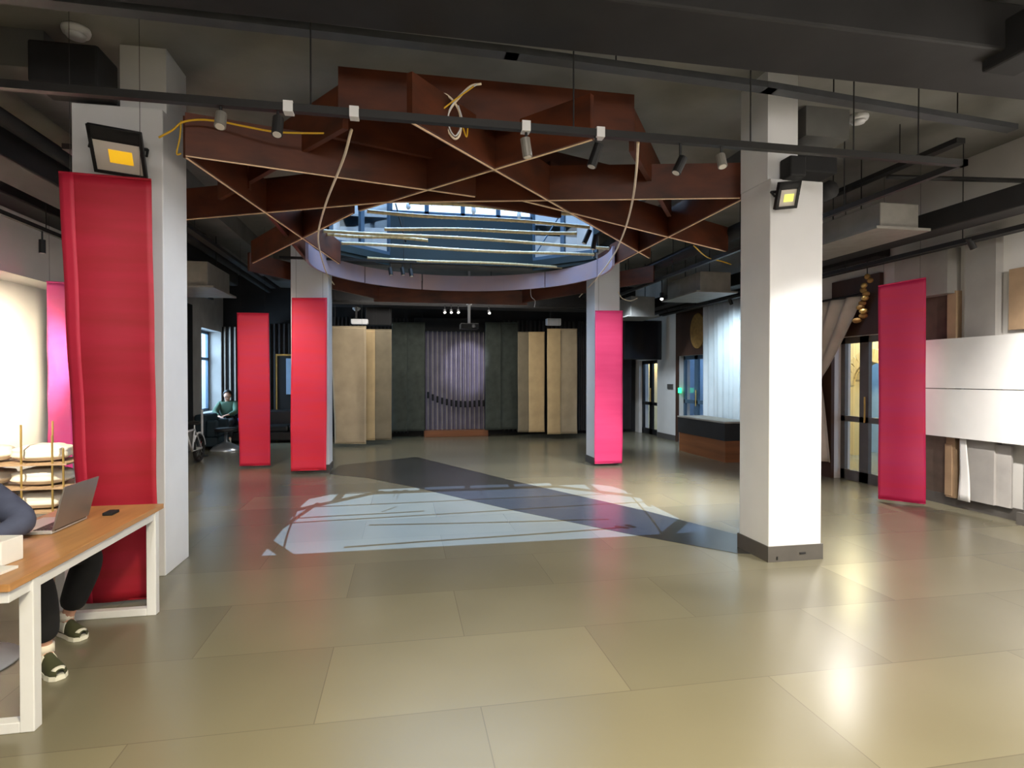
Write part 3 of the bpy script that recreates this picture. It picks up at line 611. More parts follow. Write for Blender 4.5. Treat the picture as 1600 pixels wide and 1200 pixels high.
# white wall air units and projector
def wallunit(label, px0, px1, py0, py1, Y):
    p, q = at_y(px0, py0, Y), at_y(px1, py1, Y); t = thing('wall_unit', label, 'air unit', ((p.x + q.x) / 2, Y, q.z))
    BOX((p.x, Y, q.z), (q.x, Y + .22, p.z)).build('casing', 'wpaint', t, bevel=.02); BOX((p.x + .03, Y - .02, q.z - .012), (q.x - .02, Y + .1, q.z)).build('flap', 'wpaint', t)
    BOX((p.x + .1, Y + .05, p.z), (p.x + .15, Y + .1, 3.4 if Y < 14.8 else 4.1)).build('support', 'black', t)
wallunit('white wall unit above the pale tan cloth panel', 855, 877, 497, 508, 15.3)
wallunit('slim white unit above the widest beige hanging', 548, 575, 498, 506, 14.4)
p = at_y(733, 506, 12.9)
t = thing('projector', 'dark projector hanging on a white pole before the string screen', 'projector', (p.x, 12.9, p.z - .12))
MB().tube([(p.x, 12.9, p.z), (p.x, 12.9, ZC)], .03, 12).build('pole', 'wpaint', t, smooth=True); MB().lathe((p.x, 12.9, 3.28), [(.06, 0), (.06, .03)], 12).build('collar', 'wpaint', t)
BOX((p.x - .2, 12.75, p.z - .12), (p.x + .2, 13.1, p.z)).build('housing', 'duct', t, bevel=.015); MB().tube([(p.x + .08, 12.75, p.z - .06), (p.x + .08, 12.72, p.z - .06)], .04, 12).build('lens', 'screen', t)
tag(BOX((at_Y_px(571, 14.7), 14.7, 2.95), (at_Y_px(612, 14.7), 15.0, 3.4)).build('loudspeaker', 'matte', bevel=.02), 'black loudspeaker hanging above the tan panels at left', 'speaker')
# far right: black screen, doors
p, q = at_y(976, 500, 14.45), at_y(1034, 562, 14.45)
t = thing('television', 'large black screen hung high at the back right corner', 'screen', ((p.x + q.x) / 2, 14.45, q.z))
BOX((p.x, 14.45, q.z), (q.x, 14.53, p.z)).build('bezel', 'matte', t, bevel=.01); BOX((p.x + .03, 14.44, q.z + .03), (q.x - .03, 14.45, p.z - .03)).build('display', 'screen', t); BOX((q.x - .6, 14.46, p.z), (q.x - .5, 14.52, 3.4)).build('arm', 'black', t)
def glazed_door(name, axis, fixed, a, b, ztop, nleaf, m, bars=(1.0,), pane=True, stile=.08):
    fr_ = MB(); hw = .03
    def bx(u0, u1, z0, z1, dst=fr_, h=hw):
        if axis == 'y': dst.box((u0, fixed - h, z0), (u1, fixed + h, z1))
        else: dst.box((fixed - h, u0, z0), (fixed + h, u1, z1))
    L_ = (b - a) / nleaf
    for k in range(nleaf):
        u0, u1 = a + k * L_, a + (k + 1) * L_
        bx(u0, u0 + stile, 0, ztop); bx(u1 - stile, u1, 0, ztop); bx(u0, u1, 0, .16); bx(u0, u1, ztop - .1, ztop)
        for z in bars: bx(u0, u1, z, z + .09)
    o = struct(fr_.build(name, m))
    g = MB(); bx(a, b, .05, ztop - .05, g, .005); struct(g.build('door_pane', 'glass', o))
    h = MB()
    mid = a + L_ * (1 if nleaf > 1 else .88)
    if axis == 'y': h.tube([(mid - .06, fixed - .07, .95), (mid - .06, fixed - .07, 1.35)], .014, 8)
    else: h.tube([(fixed - .07, mid - .06, .95), (fixed - .07, mid - .06, 1.35)], .014, 8)
    struct(h.build('door_handle', 'gold', o))
    return o
glazed_door('door_1', 'x', XR + .12, D3a, D3b, 2.15, 2, 'black', bars=(.85,), stile=.1)
glazed_door('door_2', 'x', XR + .15, D2a, D2b, 2.2, 2, 'frame', bars=(1.0,))
glazed_door('door_3', 'x', XR + .15, D1a, D1b, 2.3, 2, 'doorg', bars=(.94,), stile=.09)
# corridors beyond the doors
struct(MB().box((7.9, 16.15, 0), (8.0, 20, 3)).box((7.25, 19.9, 0), (8, 20, 3)).build('wall_beyond', 'brick'))
struct(MB().box((8.4, 12, 0), (8.5, 16.1, 3)).box((7.9, 16.1, 0), (8.5, 16.15, 3)).box((7.25, 11.9, 0), (8.5, 12, 3)).build('wall_beyond', 'skyw'))
aw = MB(); cy, ra, zs = 10.2, .46, 1.5                   # brick wall with an arched opening
aw.box((9.4, 6.0, 0), (9.6, cy - ra, 3.6)).box((9.4, cy + ra, 0), (9.6, 12.0, 3.6))
nseg = 14
for k in range(nseg):
    a0, a1 = math.pi * k / nseg, math.pi * (k + 1) / nseg
    y0, z0_, y1, z1_ = cy + ra * math.cos(a0), zs + ra * math.sin(a0), cy + ra * math.cos(a1), zs + ra * math.sin(a1)
    aw.add([(9.4, y0, z0_), (9.4, y1, z1_), (9.4, y1, 3.6), (9.4, y0, 3.6), (9.6, y0, z0_), (9.6, y1, z1_), (9.6, y1, 3.6), (9.6, y0, 3.6)], [(0, 1, 2, 3), (7, 6, 5, 4), (0, 4, 5, 1)])
struct(aw.build('wall_beyond', 'brick'))
ar = MB()
for k in range(13):
    a = math.pi * (k + .5) / 13; rr = ra + .14; u_ = Vector((0, math.cos(a), math.sin(a))); v_ = Vector((0, -math.sin(a), math.cos(a)))
    ar.obox(Vector((9.38, cy, zs)) + u_ * rr, (.03, 0, 0), u_ * .13, v_ * .062)
struct(ar.build('trim_14', 'brick'))
struct(BOX((10.2, 4, 0), (10.3, 13, 3.8)).build('wall_beyond', 'skyw'))
lamp('AREA', 'daylight', (9.7, 10.2, 3.3), 90, (.5, .75, 1.0), (10.25, 10.2, .8), size=1, size_y=1.5)

# door surrounds, disc, wall fittings on the right wall
struct(MB().box((XR - .04, D2a - .15, 0), (XR, D2a, 3.3)).box((XR - .04, D2b, 0), (XR, D2b + .12, 3.3)).box((XR - .04, D2a, 2.2), (XR, D2b, 3.3)).build('trim_11', 'woodd'))
struct(MB().box((XR - .06, D1a - .2, 0), (XR, D1a, 2.7)).box((XR - .06, D1b, 0), (XR, D1b + .45, 2.7)).box((XR - .06, D1a, 2.3), (XR, D1b, 3.2)).build('trim_12', 'woodd'))
p = at_x(1090, 517, XR - .06)
dm = MB(); n = 28
dm.v = [p + Vector((s, .34 * math.cos(2 * math.pi * k / n), .42 * math.sin(2 * math.pi * k / n))) for s in (-.015, .018) for k in range(n)]
dm.f = [tuple(range(n)), tuple(range(n, 2 * n))] + [(k, (k + 1) % n, n + (k + 1) % n, n + k) for k in range(n)]
tag(dm.build('woven_disc', 'disc'), 'round woven tan disc hanging above the far right door', 'wall disc')
def plate(label, px, py, wd, ht, m, name, cat):
    p = at_x(px, py, XR); tag(BOX((XR - .03, p.y - wd / 2, p.z - ht / 2), (XR, p.y + wd / 2, p.z + ht / 2)).build(name, m), label, cat)
plate('small dark switch box on the white wall by the far door', 1048, 604, .3, .13, 'base', 'switch_box', 'switch'); plate('small green lit sign beside the far right door', 1063, 610, .14, .13, 'greenlit', 'exit_sign', 'sign')
# sheer white curtain lit behind the stage, tied linen curtain by the glass door
def curtain(name, label, y0, y1, x, z0, z1, m, amp, folds):
    t = thing(name, label, 'curtain', (x, (y0 + y1) / 2, z0))
    MB().sheet(lambda u, v: Vector((x + amp * math.sin(u * folds * 6.283) * (.6 + .4 * v) + .02 * math.sin(u * 31), y0 + (y1 - y0) * u, z0 + (z1 - z0) * v)), folds * 14, 6).build('drape', m, t, smooth=True, solid=.004)
    MB().tube([(x, y0, z1 + .02), (x, y1, z1 + .02)], .018, 8).build('curtain_rod', 'black', t)
curtain('sheer_curtain', 'sheer white curtain glowing behind the low stage', 9.4, 12.25, XR - .14, .02, 3.3, 'curtain', .04, 14)
def tied(u, v):
    zz = .28 + 2.6 * v; vt = .51
    if v > vt: w0 = 8.42 - .92 * ((v - vt) / (1 - vt)) ** .85
    else: w0 = 8.42 - .24 * ((vt - v) / vt) ** .6
    return Vector((XR - .2 + .05 * math.sin(u * 34) * (.35 + abs(v - vt)), w0 + (9.35 - w0) * u, zz))
t = thing('tied_curtain', 'linen curtain tied back beside the glass door', 'curtain', (XR - .2, 9.1, .5))
MB().sheet(tied, 50, 28).build('drape', 'linen', t, smooth=True, solid=.006); MB().tube([(XR - .2, 7.4, 2.9), (XR - .2, 9.4, 2.9)], .018, 8).build('curtain_rod', 'black', t)
MB().tube([(XR - .25, 8.38, 1.62), (XR - .28, 8.8, 1.56), (XR - .24, 9.34, 1.6)], .025, 8).build('tie_band', 'orange', t)
# gold garland hanging beside the door
t = thing('hanging_garland', 'gold and brown garland hanging between the curtain and the crimson banner', 'garland', at_x(1352, 500, XR - .35))
p0 = at_x(1355, 432, XR - .35); MB().tube([p0, (p0.x, p0.y, 3.42)], .008, 6).build('chain', 'rail', t)
for k in range(11):
    q = p0 + Vector((.02 * math.sin(k * 2.3), -.05 * math.sin(k * 1.7) + .012 * k, -.062 * k)); MB().ball(q, .035 + .002 * k, .045 + .003 * k, .04, 8, 6).build('bauble', 'gold' if k % 3 == 2 else 'disc', t, smooth=True)

# stage
xa = 6.12
t = thing('low_stage', 'low stage with dark upper band and brown timber base by the white curtain', 'stage', (6.5, 11.1, 0))
BOX((xa, 10.2, 0), (6.7, 12.1, .42)).build('timber_base', 'woodm', t); BOX((xa - .02, 10.18, .42), (6.7, 12.12, .76)).build('dark_band', 'duct', t); BOX((xa - .03, 10.17, .76), (6.7, 12.13, .79)).build('deck', 'paleslat', t)
p = at_z(1056, 684, 0); MB_ = MB().lathe((p.x, p.y, 0), [(.11, 0), (.12, .02), (.13, .5), (.13, .52)], 16)
t = thing('litter_bin', 'small white bin standing at the far corner of the stage', 'bin', (p.x, p.y, 0)); MB_.build('body', 'wpaint', t, smooth=True); MB().lathe((p.x, p.y, .52), [(.135, 0), (.135, .03), (.06, .06)], 16).build('lid', 'base', t)

# white boards on the right wall
for lb, z0, z1 in (('upper long white board mounted on the right wall', 1.515, 2.14), ('lower long white board mounted on the right wall', .9, 1.505)):
    t = thing('white_board', lb, 'board', (6.76, 4.8, z0), 'long white boards on the right wall')
    BOX((6.74, 3.0, z0), (6.765, 6.62, z1)).build('panel', 'frost', t)
    for y in (3.6, 5.2, 6.4): BOX((6.765, y - .02, z0 + .08), (6.84, y + .02, z1 - .08)).build('batten', 'base', t)
p = at_x(1511, 690, 6.86)
t = thing('paper_sheet', 'narrow white paper drop hanging under the white boards', 'paper', (6.82, p.y, .1)); MB().sheet(lambda u, v: Vector((6.82 + .01 * math.sin(v * 5), p.y - .08 + .16 * u * (1 - .5 * v) + .05 * v, .12 + .82 * v)), 5, 10).build('sheet', 'paper', t, smooth=True, solid=.003)
tag(BOX((6.85, 6.16, .14), (6.9, 6.26, .8)).build('wood_post', 'trimw', bevel=.005), 'short tan post standing under the white boards', 'post')

# ------------------------------------------------------------------ oak table and what stands on it
TX0, TX1, TY0, TY1 = -2.32, -1.69, 2.86, 4.5
t = thing('oak_table', 'oak-topped table with white steel loop legs in the left foreground', 'table', ((TX0 + TX1) / 2, (TY0 + TY1) / 2, 0))
BOX((TX0, TY0, .715), (TX1, TY1, .75)).build('table_top', 'wood', t, bevel=.003)
MB().box((TX1 - .06, TY0 + .02, .66), (TX1 - .015, TY1 - .06, .715)).box((TX0 + .015, TY0 + .02, .66), (TX0 + .06, TY1 - .06, .715)).build('side_rail', 'wpaint', t, bevel=.003)
for y in (3.06, 4.4):
    MB().box((TX1 - .065, y - .03, 0), (TX1 - .005, y + .03, .715)).box((TX0 + .005, y - .03, 0), (TX0 + .065, y + .03, .715)).box((TX0 + .065, y - .03, 0), (TX1 - .065, y + .03, .05)).box((TX0 + .065, y - .03, .66), (TX1 - .065, y + .03, .715)).build('leg', 'wpaint', t, bevel=.004)
hx, hy0, hy1 = -1.985, 3.72, 4.1
t = thing('laptop', 'open silver laptop seen from behind its lid on the oak table', 'laptop', (hx - .1, 3.9, .75))
BOX((hx - .25, hy0, .752), (hx, hy1, .77)).build('deck', 'keyb', t, bevel=.004)
kb = MB()
for i in range(5):
    for j in range(12): kb.box((hx - .11 + i * .019, hy0 + .03 + j * .027, .77), (hx - .095 + i * .019, hy0 + .053 + j * .027, .7725))
kb.build('keyboard', 'black', t)
la = R(14); u = Vector((math.sin(la), 0, math.cos(la))); n = Vector((math.cos(la), 0, -math.sin(la)))
c = Vector((hx + .004, (hy0 + hy1) / 2, .772)) + u * .128
lid = MB().obox(c, n * .004, (0, (hy1 - hy0) / 2, 0), u * .128).build('lid', 'alu', t, bevel=.002)
MB().obox(c - n * .005, n * .001, (0, (hy1 - hy0) / 2 - .012, 0), u * .115).build('display', 'screen', lid)
MB().tube([(hx, hy0 + .03, .772), (hx, hy1 - .03, .772)], .008, 8).build('hinge', 'black', t)
q = at_z(15, 862, .76)
t = thing('paper_box', 'white paper carton on the near corner of the oak table', 'box', (-1.86, 3.2, .75))
MB().obox((-1.95, 3.2, .81), (.08, -.012, 0), (.01, .065, 0), (0, 0, .059)).build('carton', 'paper', t, bevel=.004)
MB().obox((-1.965, 3.137, .81), (.018, -.0025, 0), (.0002, .0015, 0), (0, 0, .022)).build('printed_mark', 'shoed', t)
t = thing('paper_stack', 'flat stack of white sheets before the white carton on the table', 'paper', (-1.84, 3.06, .75))
MB().obox((-1.9, 3.06, .757), (.1, -.015, 0), (.008, .05, 0), (0, 0, .006)).build('sheets', 'paper', t)
tag(BOX((-1.93, 4.16, .751), (-1.87, 4.26, .77)).build('phone_charger', 'matte', bevel=.004), 'small black charger lying behind the laptop', 'charger')

# ------------------------------------------------------------------ people
def skin(name, m, parent, nodes, edges, sub=2, base=None):
    base = wloc(parent); ks = list(nodes); me = bpy.data.meshes.new(name)
    me.from_pydata([Vector(nodes[k][0]) - base for k in ks], [(ks.index(a), ks.index(b)) for a, b in edges], []); me.update()
    o = bpy.data.objects.new(name, me); C.objects.link(o); o.parent = parent
    me.materials.append(M[m])
    md = o.modifiers.new('skin', 'SKIN'); md.use_smooth_shade = True
    if not me.skin_vertices: pass
    for i, k in enumerate(ks):
        r = nodes[k][1]; r = (r, r) if not isinstance(r, tuple) else r
        me.skin_vertices[0].data[i].radius = r
        me.skin_vertices[0].data[i].use_root = (i == 0)
    md2 = o.modifiers.new('sub', 'SUBSURF'); md2.levels = sub; md2.render_levels = sub
    return o
def chain(*ks): return list(zip(ks, ks[1:]))
def hand(nodes, edges, wrist, pre, d, side, up):
    d, side, up = (Vector(v).normalized() for v in (d, side, up)); w = Vector(nodes[wrist][0])
    nodes[pre + 'palm'] = (w + d * .05, (.034, .018)); nodes[pre + 'knuckle'] = (w + d * .085, (.036, .016)); edges += chain(wrist, pre + 'palm', pre + 'knuckle')
    for i, (s, l) in enumerate(((.028, .07), (.01, .08), (-.009, .075), (-.027, .058))):
        a = w + d * .105 + side * s
        nodes[pre + f'f{i}a'] = (a, .0095); nodes[pre + f'f{i}b'] = (a + d * l * .5 - up * .006, .0088); nodes[pre + f'f{i}c'] = (a + d * l * .9 - up * .022, .0075)
        edges += chain(pre + 'knuckle', pre + f'f{i}a', pre + f'f{i}b', pre + f'f{i}c')
    nodes[pre + 'ta'] = (w + d * .045 + side * .042, .011); nodes[pre + 'tb'] = (w + d * .085 + side * .056 - up * .01, .009); edges += chain(pre + 'palm', pre + 'ta', pre + 'tb')
def head_parts(t, c, look, hairm='hair'):
    c, look = Vector(c), Vector(look).normalized(); sd_ = Vector((0, 0, 1)).cross(look).normalized()
    for s in (-1, 1): MB().ball(c + look * .088 + sd_ * .032 * s + Vector((0, 0, .005)), .011, .011, .009, 10, 8).build('eye', 'shoew', t, smooth=True)
    hm = MB()
    def hf(u, v):
        a = 2 * math.pi * u; ph = v * 1.9
        dd = Vector((math.cos(a) * math.sin(ph), math.sin(a) * math.sin(ph), math.cos(ph)))
        front = max(0, dd.dot(look)); lim = 1 if front < .3 else max(.55, 1 - front * .6)
        ph *= lim; dd = Vector((math.cos(a) * math.sin(ph), math.sin(a) * math.sin(ph), math.cos(ph)))
        return c + Vector((dd.x * .1, dd.y * .1, dd.z * .125)) - look * .012 + Vector((0, 0, .012))
    hm.sheet(hf, 28, 12).build('hair', hairm, t, smooth=True, solid=.012)
def person(label, pel, hips, knees, ankles, toes, chest, neck, headc, shoulders, elbows, wrists, look, top, pants, hdirs):
    t = thing('person', label, 'person', (pel[0], pel[1], 0))
    V = Vector; look = V(look).normalized(); N = {}; E = []
    N['pel'] = (V(pel), (.15, .12)); N['waist'] = (V(pel).lerp(V(chest), .5), (.135, .1)); N['chest'] = (V(chest), (.155, .11)); N['nb'] = (V(neck) - V((0, 0, .05)), .065); N['neck'] = (V(neck), .052)
    h = V(headc); N['jaw'] = (h - V((0, 0, .065)) + look * .02, (.062, .07)); N['skull'] = (h + V((0, 0, .03)), (.082, .095)); N['crown'] = (h + V((0, 0, .095)), (.055, .06))
    N['nose'] = (h + look * .105 - V((0, 0, .02)), .012)
    E += chain('pel', 'waist', 'chest', 'nb', 'neck', 'jaw', 'skull', 'crown') + [('skull', 'nose')]
    side = V((0, 0, 1)).cross(look)
    for i in (0, 1):
        s = 1 if (V(shoulders[i]) - V(chest)).dot(side) > 0 else -1
        N[f'ear{i}'] = (h + side * .088 * s - V((0, 0, .005)), .016); E.append(('skull', f'ear{i}'))
        N[f's{i}'] = (V(shoulders[i]), .062); N[f'e{i}'] = (V(elbows[i]), .042); N[f'w{i}'] = (V(wrists[i]), (.028, .024)); E += chain('chest', f's{i}', f'e{i}', f'w{i}')
        hand(N, E, f'w{i}', f'h{i}', hdirs[i], V((0, 0, 1)).cross(V(hdirs[i])) * (-s), V((0, 0, 1)))
        N[f'p{i}'] = (V(hips[i]), .09); N[f'k{i}'] = (V(knees[i]), .056); N[f'c{i}'] = (V(knees[i]).lerp(V(ankles[i]), .3), .055); N[f'a{i}'] = (V(ankles[i]), .036); N[f't{i}'] = (V(ankles[i]).lerp(V(toes[i]), .75) - V((0, 0, .03)), .028)
        E += chain('pel', f'p{i}', f'k{i}', f'c{i}', f'a{i}', f't{i}')
    skin('body', 'skin', t, N, E)
    J = {'chest': (V(chest), (.185, .135)), 'waist': (V(pel).lerp(V(chest), .5), (.17, .13)), 'hem': (V(pel) + V((0, 0, .06)), (.175, .14)), 'nb': (V(neck) - V((0, 0, .06)), .085)}
    JE = chain('hem', 'waist', 'chest', 'nb')
    for i in (0, 1):
        J[f's{i}'] = (V(shoulders[i]), .083); J[f'e{i}'] = (V(elbows[i]), .078); J[f'f{i}'] = (V(elbows[i]).lerp(V(wrists[i]), .5), .056); J[f'w{i}'] = (V(elbows[i]).lerp(V(wrists[i]), .93), .042)
        JE += chain('chest', f's{i}', f'e{i}', f'f{i}', f'w{i}')
    skin('jacket', top, t, J, JE)
    T = {'pel': (V(pel), (.17, .14))}; TE = []
    for i in (0, 1):
        T[f'p{i}'] = (V(hips[i]), .115); T[f'm{i}'] = (V(hips[i]).lerp(V(knees[i]), .5), .1); T[f'k{i}'] = (V(knees[i]), .092); T[f'c{i}'] = (V(knees[i]).lerp(V(ankles[i]), .4), .09); T[f'a{i}'] = (V(knees[i]).lerp(V(ankles[i]), .86), .074)
        TE += chain('pel', f'p{i}', f'm{i}', f'k{i}', f'c{i}', f'a{i}')
    skin('trousers', pants, t, T, TE)
    for i in (0, 1):
        a, b = V(ankles[i]), V(toes[i]); f = V((b.x - a.x, b.y - a.y, 0)); L_ = f.length + .08; f.normalize(); g = V((-f.y, f.x, 0)); o = V((a.x, a.y, 0)) - f * .06
        prof = [(0, .028, .09), (.12, .034, .095), (.3, .034, .1), (.5, .038, .075), (.72, .045, .052), (.9, .04, .042), (1, .02, .034)]
        so, up = MB(), MB()
        def ring(k, z0, z1, grow, dst):
            pass
        pts = []; n = len(prof)
        outline = [o + f * (L_ * q) + g * (wd * 1.12) for q, wd, _ in prof] + [o + f * (L_ * q) - g * (wd * 1.12) for q, wd, _ in reversed(prof)]
        so.prism([(v.x, v.y) for v in outline], 0, .026)
        def shoe(u, v):
            q = v * (n - 1); j = min(int(q), n - 2); w_ = q - j
            pq = [prof[j][m_] * (1 - w_) + prof[j + 1][m_] * w_ for m_ in range(3)]
            ang = math.pi * u
            return o + f * (L_ * pq[0]) + g * (pq[1] * math.cos(ang)) + V((0, 0, .022 + pq[2] * math.sin(ang) ** .7))
        sh = up.sheet(shoe, 14, 24).build('shoe', 'shoed', t, smooth=True, solid=.004)
        so.build('sole', 'shoew', sh)
        MB().sheet(lambda u, v: shoe(.02 + u * .3, .05 + v * .4) + g * .003, 6, 8).build('side_panel', 'shoew', sh, smooth=True, solid=.004)
        MB().sheet(lambda u, v: shoe(.68 + u * .3, .05 + v * .4) - g * .003, 6, 8).build('side_panel', 'shoew', sh, smooth=True, solid=.004)
        MB().sheet(lambda u, v: shoe(.2 + u * .6, .82 + v * .14) + V((0, 0, .003)), 6, 5).build('toe_cap', 'shoew', sh, smooth=True, solid=.003)
        MB().tube([a + V((0, 0, .0)), a + V((0, 0, .05))], [.043, .044], 12).build('sock', 'cloth', t, smooth=True)
    head_parts(t, h, look)
    return t
person('person in slate blue fleece and black trousers seated behind the laptop, feet under the table', (-2.54, 3.72, .56), [(-2.5, 3.63, .55), (-2.49, 3.82, .55)], [(-1.99, 3.6, .54), (-1.96, 4.1, .54)], [(-1.99, 3.66, .1), (-2.13, 4.14, .1)],
       [(-1.86, 3.54, .03), (-2.0, 4.05, .03)], (-2.5, 3.68, .92), (-2.46, 3.67, 1.13), (-2.42, 3.67, 1.29), [(-2.47, 3.47, 1.03), (-2.44, 3.86, 1.03)], [(-2.34, 3.3, .84), (-2.04, 3.6, .85)], [(-2.2, 3.5, .8), (-2.14, 3.36, .8)], (1, 0, -.25), 'denim', 'trouser', [(.7, .7, -.1), (-.2, -1, -.1)])
t = thing('stool', 'round stool with white base under the seated person', 'stool', (-2.55, 3.75, 0))
MB().lathe((-2.52, 3.78, 0), [(.3, 0), (.3, .012), (.2, .04), (.04, .07), (.03, .4)], 32).build('pedestal', 'wpaint', t, smooth=True)
MB().lathe((-2.52, 3.78, .4), [(.15, 0), (.19, .01), (.19, .05), (.15, .06)], 28).build('seat', 'purple', t, smooth=True)

# ------------------------------------------------------------------ rack of cotton bundles by the left wall
rx, ry = -3.62, 6.2
t = thing('bundle_rack', 'brass shelf rack holding white cotton bundles by the left wall', 'rack', (rx, ry, 0))
for z in (.42, .64, .86): BOX((-4.15, 5.95, z - .015), (-3.05, 6.45, z)).build('shelf', 'trimw', t)
for x, h in ((-4.12, 1.0), (-3.42, 1.22), (-3.17, 1.12), (-3.08, 1.0)):
    for y in (5.96, 6.44): MB().tube([(x, y, 0), (x, y, h)], .009, 8).build('post', 'gold', t)
for z, lb in ((.42, 'lowest'), (.64, 'middle'), (.86, 'top')):
    for k, x in enumerate((-3.86, -3.36)):
        def bf(u, v, x=x, z=z, k=k):
            a = 2 * math.pi * u; ph = math.pi * max(.002, min(.998, v)); s = lambda q, p: math.copysign(abs(q) ** p, q)
            wob = 1 + .07 * math.sin(5 * a + z * 9 + k * 2) * math.sin(ph) + .05 * math.sin(9 * ph + x * 3)
            return Vector((x + .23 * s(math.cos(a) * math.sin(ph), .8) * wob, 6.2 + .19 * s(math.sin(a) * math.sin(ph), .7) * wob, z + .082 - .08 * s(math.cos(ph), .8) * (1 if math.cos(ph) > 0 else wob)))
        tag(MB().sheet(bf, 30, 16).build('cotton_bundle', 'cloth', smooth=True), ('left' if k == 0 else 'right') + ' white cotton bundle on the ' + lb + ' shelf of the brass rack', 'bundle', 'white cotton bundles on the rack')
BOX((-3.17, 6.3, .92), (-3.08, 6.34, 1.1)).build('tag_board', 'trimw', t)
# pale drape at the far left edge
t = thing('wall_drape', 'pale drape hanging at the left edge against the lit wall', 'curtain', (-4.9, 8.3, .1))
MB().sheet(lambda u, v: Vector((-4.95 + .03 * math.sin(u * 25), 7.7 + .72 * u * (1 - .45 * v), .1 + 1.6 * v)), 24, 6).build('drape', 'curtain', t, smooth=True, solid=.005)

# ------------------------------------------------------------------ far left lounge
def sofa(label, x0, x1, y0, y1, m, back):
    t = thing('sofa', label, 'sofa', ((x0 + x1) / 2, (y0 + y1) / 2, 0))
    BOX((x0, y0, .06), (x1, y1, .28)).build('base', m, t, bevel=.03)
    if back == 'y':
        n = max(1, round((x1 - x0) / .8))
        for k in range(n):
            a, b = x0 + .15 + (x1 - x0 - .3) * k / n, x0 + .15 + (x1 - x0 - .3) * (k + 1) / n
            BOX((a + .01, y0, .28), (b - .01, y1 - .25, .44)).build('seat_cushion', m, t, bevel=.04)
        BOX((x0, y1 - .25, .28), (x1, y1, .8)).build('backrest', m, t, bevel=.05)
        for a in (x0, x1 - .15): BOX((a, y0, .28), (a + .15, y1 - .25, .6)).build('armrest', m, t, bevel=.04)
    else:
        BOX((x0 + .25, y0 + .15, .28), (x1, y1 - .15, .44)).build('seat_cushion', m, t, bevel=.04)
        BOX((x0, y0, .28), (x0 + .25, y1, .8)).build('backrest', m, t, bevel=.05)
        for a in (y0, y1 - .15): BOX((x0 + .25, a, .28), (x1, a + .15, .66)).build('armrest', m, t, bevel=.04)
    for x in (x0 + .08, x1 - .08):
        for y in (y0 + .08, y1 - .08): MB().tube([(x, y, 0), (x, y, .07)], .03, 8).build('foot', 'black', t)
sofa('black leather sofa along the back wall behind the rose red banner', -4.68, -1.9, 15.35, 16.2, 'sofa', 'y')
sofa('dark teal armchair by the left window', -4.7, -4.2, 14.2, 15.1, 'teals', 'x')
py = 15.85
person('person in olive green jacket sitting on the black sofa by the window', (-4.43, py, .54), [(-4.53, py - .08, .53), (-4.34, py - .08, .53)], [(-4.58, py - .52, .52), (-4.26, py - .52, .52)], [(-4.58, py - .55, .1), (-4.24, py - .6, .1)], [(-4.60, py - .76, .03), (-4.23, py - .8, .03)],
       (-4.43, py - .02, .86), (-4.43, py - .05, 1.06), (-4.42, py - .08, 1.2), [(-4.62, py - .05, .98), (-4.24, py - .05, .98)], [(-4.68, py - .26, .76), (-4.16, py - .3, .78)], [(-4.52, py - .45, .68), (-4.30, py - .48, .72)], (.2, -1, -.3), 'green', 'trouser', [(.6, -.6, -.1), (-.5, -.7, -.1)])
tag(MB().lathe((-4.02, 15.62, .45), [(.09, 0), (.12, .16), (.125, .17)], 16).build('blue_tub', 'blue', smooth=True), 'small blue tub on the black sofa beside the seated person', 'tub')
SX = -3.98
t = thing('pedestal_stool', 'round stool on a shiny chrome trumpet base before the black sofa', 'stool', (SX, 14.05, 0))
MB().lathe((SX, 14.05, 0), [(.33, 0), (.33, .015), (.26, .09), (.12, .16), (.035, .2), (.03, .42)], 32).build('pedestal', 'chrome', t, smooth=True)
MB().lathe((SX, 14.05, .42), [(.2, 0), (.24, .02), (.24, .07), (.2, .09)], 28).build('seat', 'sofa', t, smooth=True)
p = at_z(316, 713, 0)
t = thing('marker_pole', 'thin white pole with red bands beside the bicycle', 'pole', (p.x, p.y, 0))
MB().tube([(p.x, p.y, .02), (p.x, p.y, .98)], .022, 10).build('shaft', 'wpaint', t); MB().lathe((p.x, p.y, 0), [(.12, 0), (.12, .02), (.03, .04)], 16).build('foot', 'black', t)
for z in (.28, .4): MB().tube([(p.x, p.y, z), (p.x, p.y, z + .06)], .024, 10).build('band', 'redp', t)
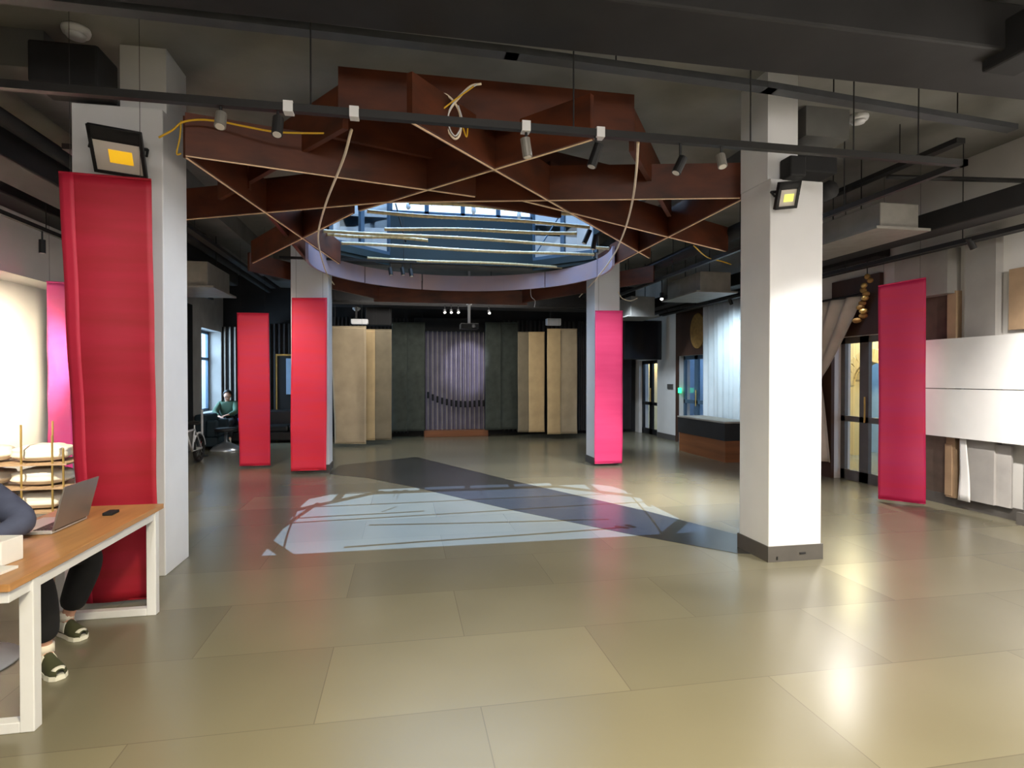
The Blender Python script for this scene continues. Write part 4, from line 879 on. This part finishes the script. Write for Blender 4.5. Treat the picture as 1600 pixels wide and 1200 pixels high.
# bicycle, front half hidden by the column
wc = at_z(311, 722, 0); hd = Vector((-.02, -1, 0)).normalized(); sdv = Vector((-hd.y, hd.x, 0)); r = .27
t = thing('bicycle', 'small white-framed bicycle half hidden behind the near left column', 'bicycle', (wc.x, wc.y, 0))
def wheel(c):
    mb = MB(); mb.tube([c + hd * (r - .03) * math.cos(a) + Vector((0, 0, (r - .03) * math.sin(a))) for a in [2 * math.pi * k / 36 for k in range(36)]], .032, 8, closed=True)
    o = mb.build('wheel', 'rubber', t, smooth=True); sp_ = MB()
    for k in range(12): a = math.pi * k / 6; sp_.tube([c, c + hd * (r - .05) * math.cos(a) + Vector((0, 0, (r - .05) * math.sin(a)))], .002, 4)
    sp_.tube([c - sdv * .04, c + sdv * .04], .02, 8); sp_.build('spokes', 'chrome', o)
w0 = Vector((wc.x, wc.y, r + .005)); w1 = w0 + hd * .85
wheel(w0); wheel(w1)
bb = w0 + hd * .34 + Vector((0, 0, -.02)); st = w0 + hd * .22 + Vector((0, 0, .38)); hd_ = w0 + hd * .7 + Vector((0, 0, .42))
MB().tube([w0 + sdv * .05, bb, st, w0 + sdv * .05], .016, 8).tube([w0 - sdv * .05, bb, st, w0 - sdv * .05], .016, 8).tube([bb, hd_], .022, 8).tube([st, hd_ - Vector((0, 0, .05))], .02, 8).build('frame', 'wpaint', t, smooth=True)
MB().tube([w1 + sdv * .05, hd_, hd_ + Vector((0, 0, .14))], .016, 8).build('fork', 'wpaint', t); MB().tube([hd_ + Vector((0, 0, .14)) + sdv * .26, hd_ + Vector((0, 0, .16)), hd_ + Vector((0, 0, .14)) - sdv * .26], .013, 8).build('handlebar', 'black', t)
MB().tube([st, st + Vector((0, 0, .1))], .013, 8).build('seat_post', 'chrome', t); MB().ball(st + Vector((0, 0, .12)), .11, .09, .03, 14, 8).build('saddle', 'black', t, smooth=True)
fm = MB(); fm.tube([w0 + hd * (r + .03) * math.cos(a) + Vector((0, 0, (r + .03) * math.sin(a))) for a in [R(30 + 12 * k) for k in range(13)]], .02, 6); fm.build('mudguard', 'wpaint', t)
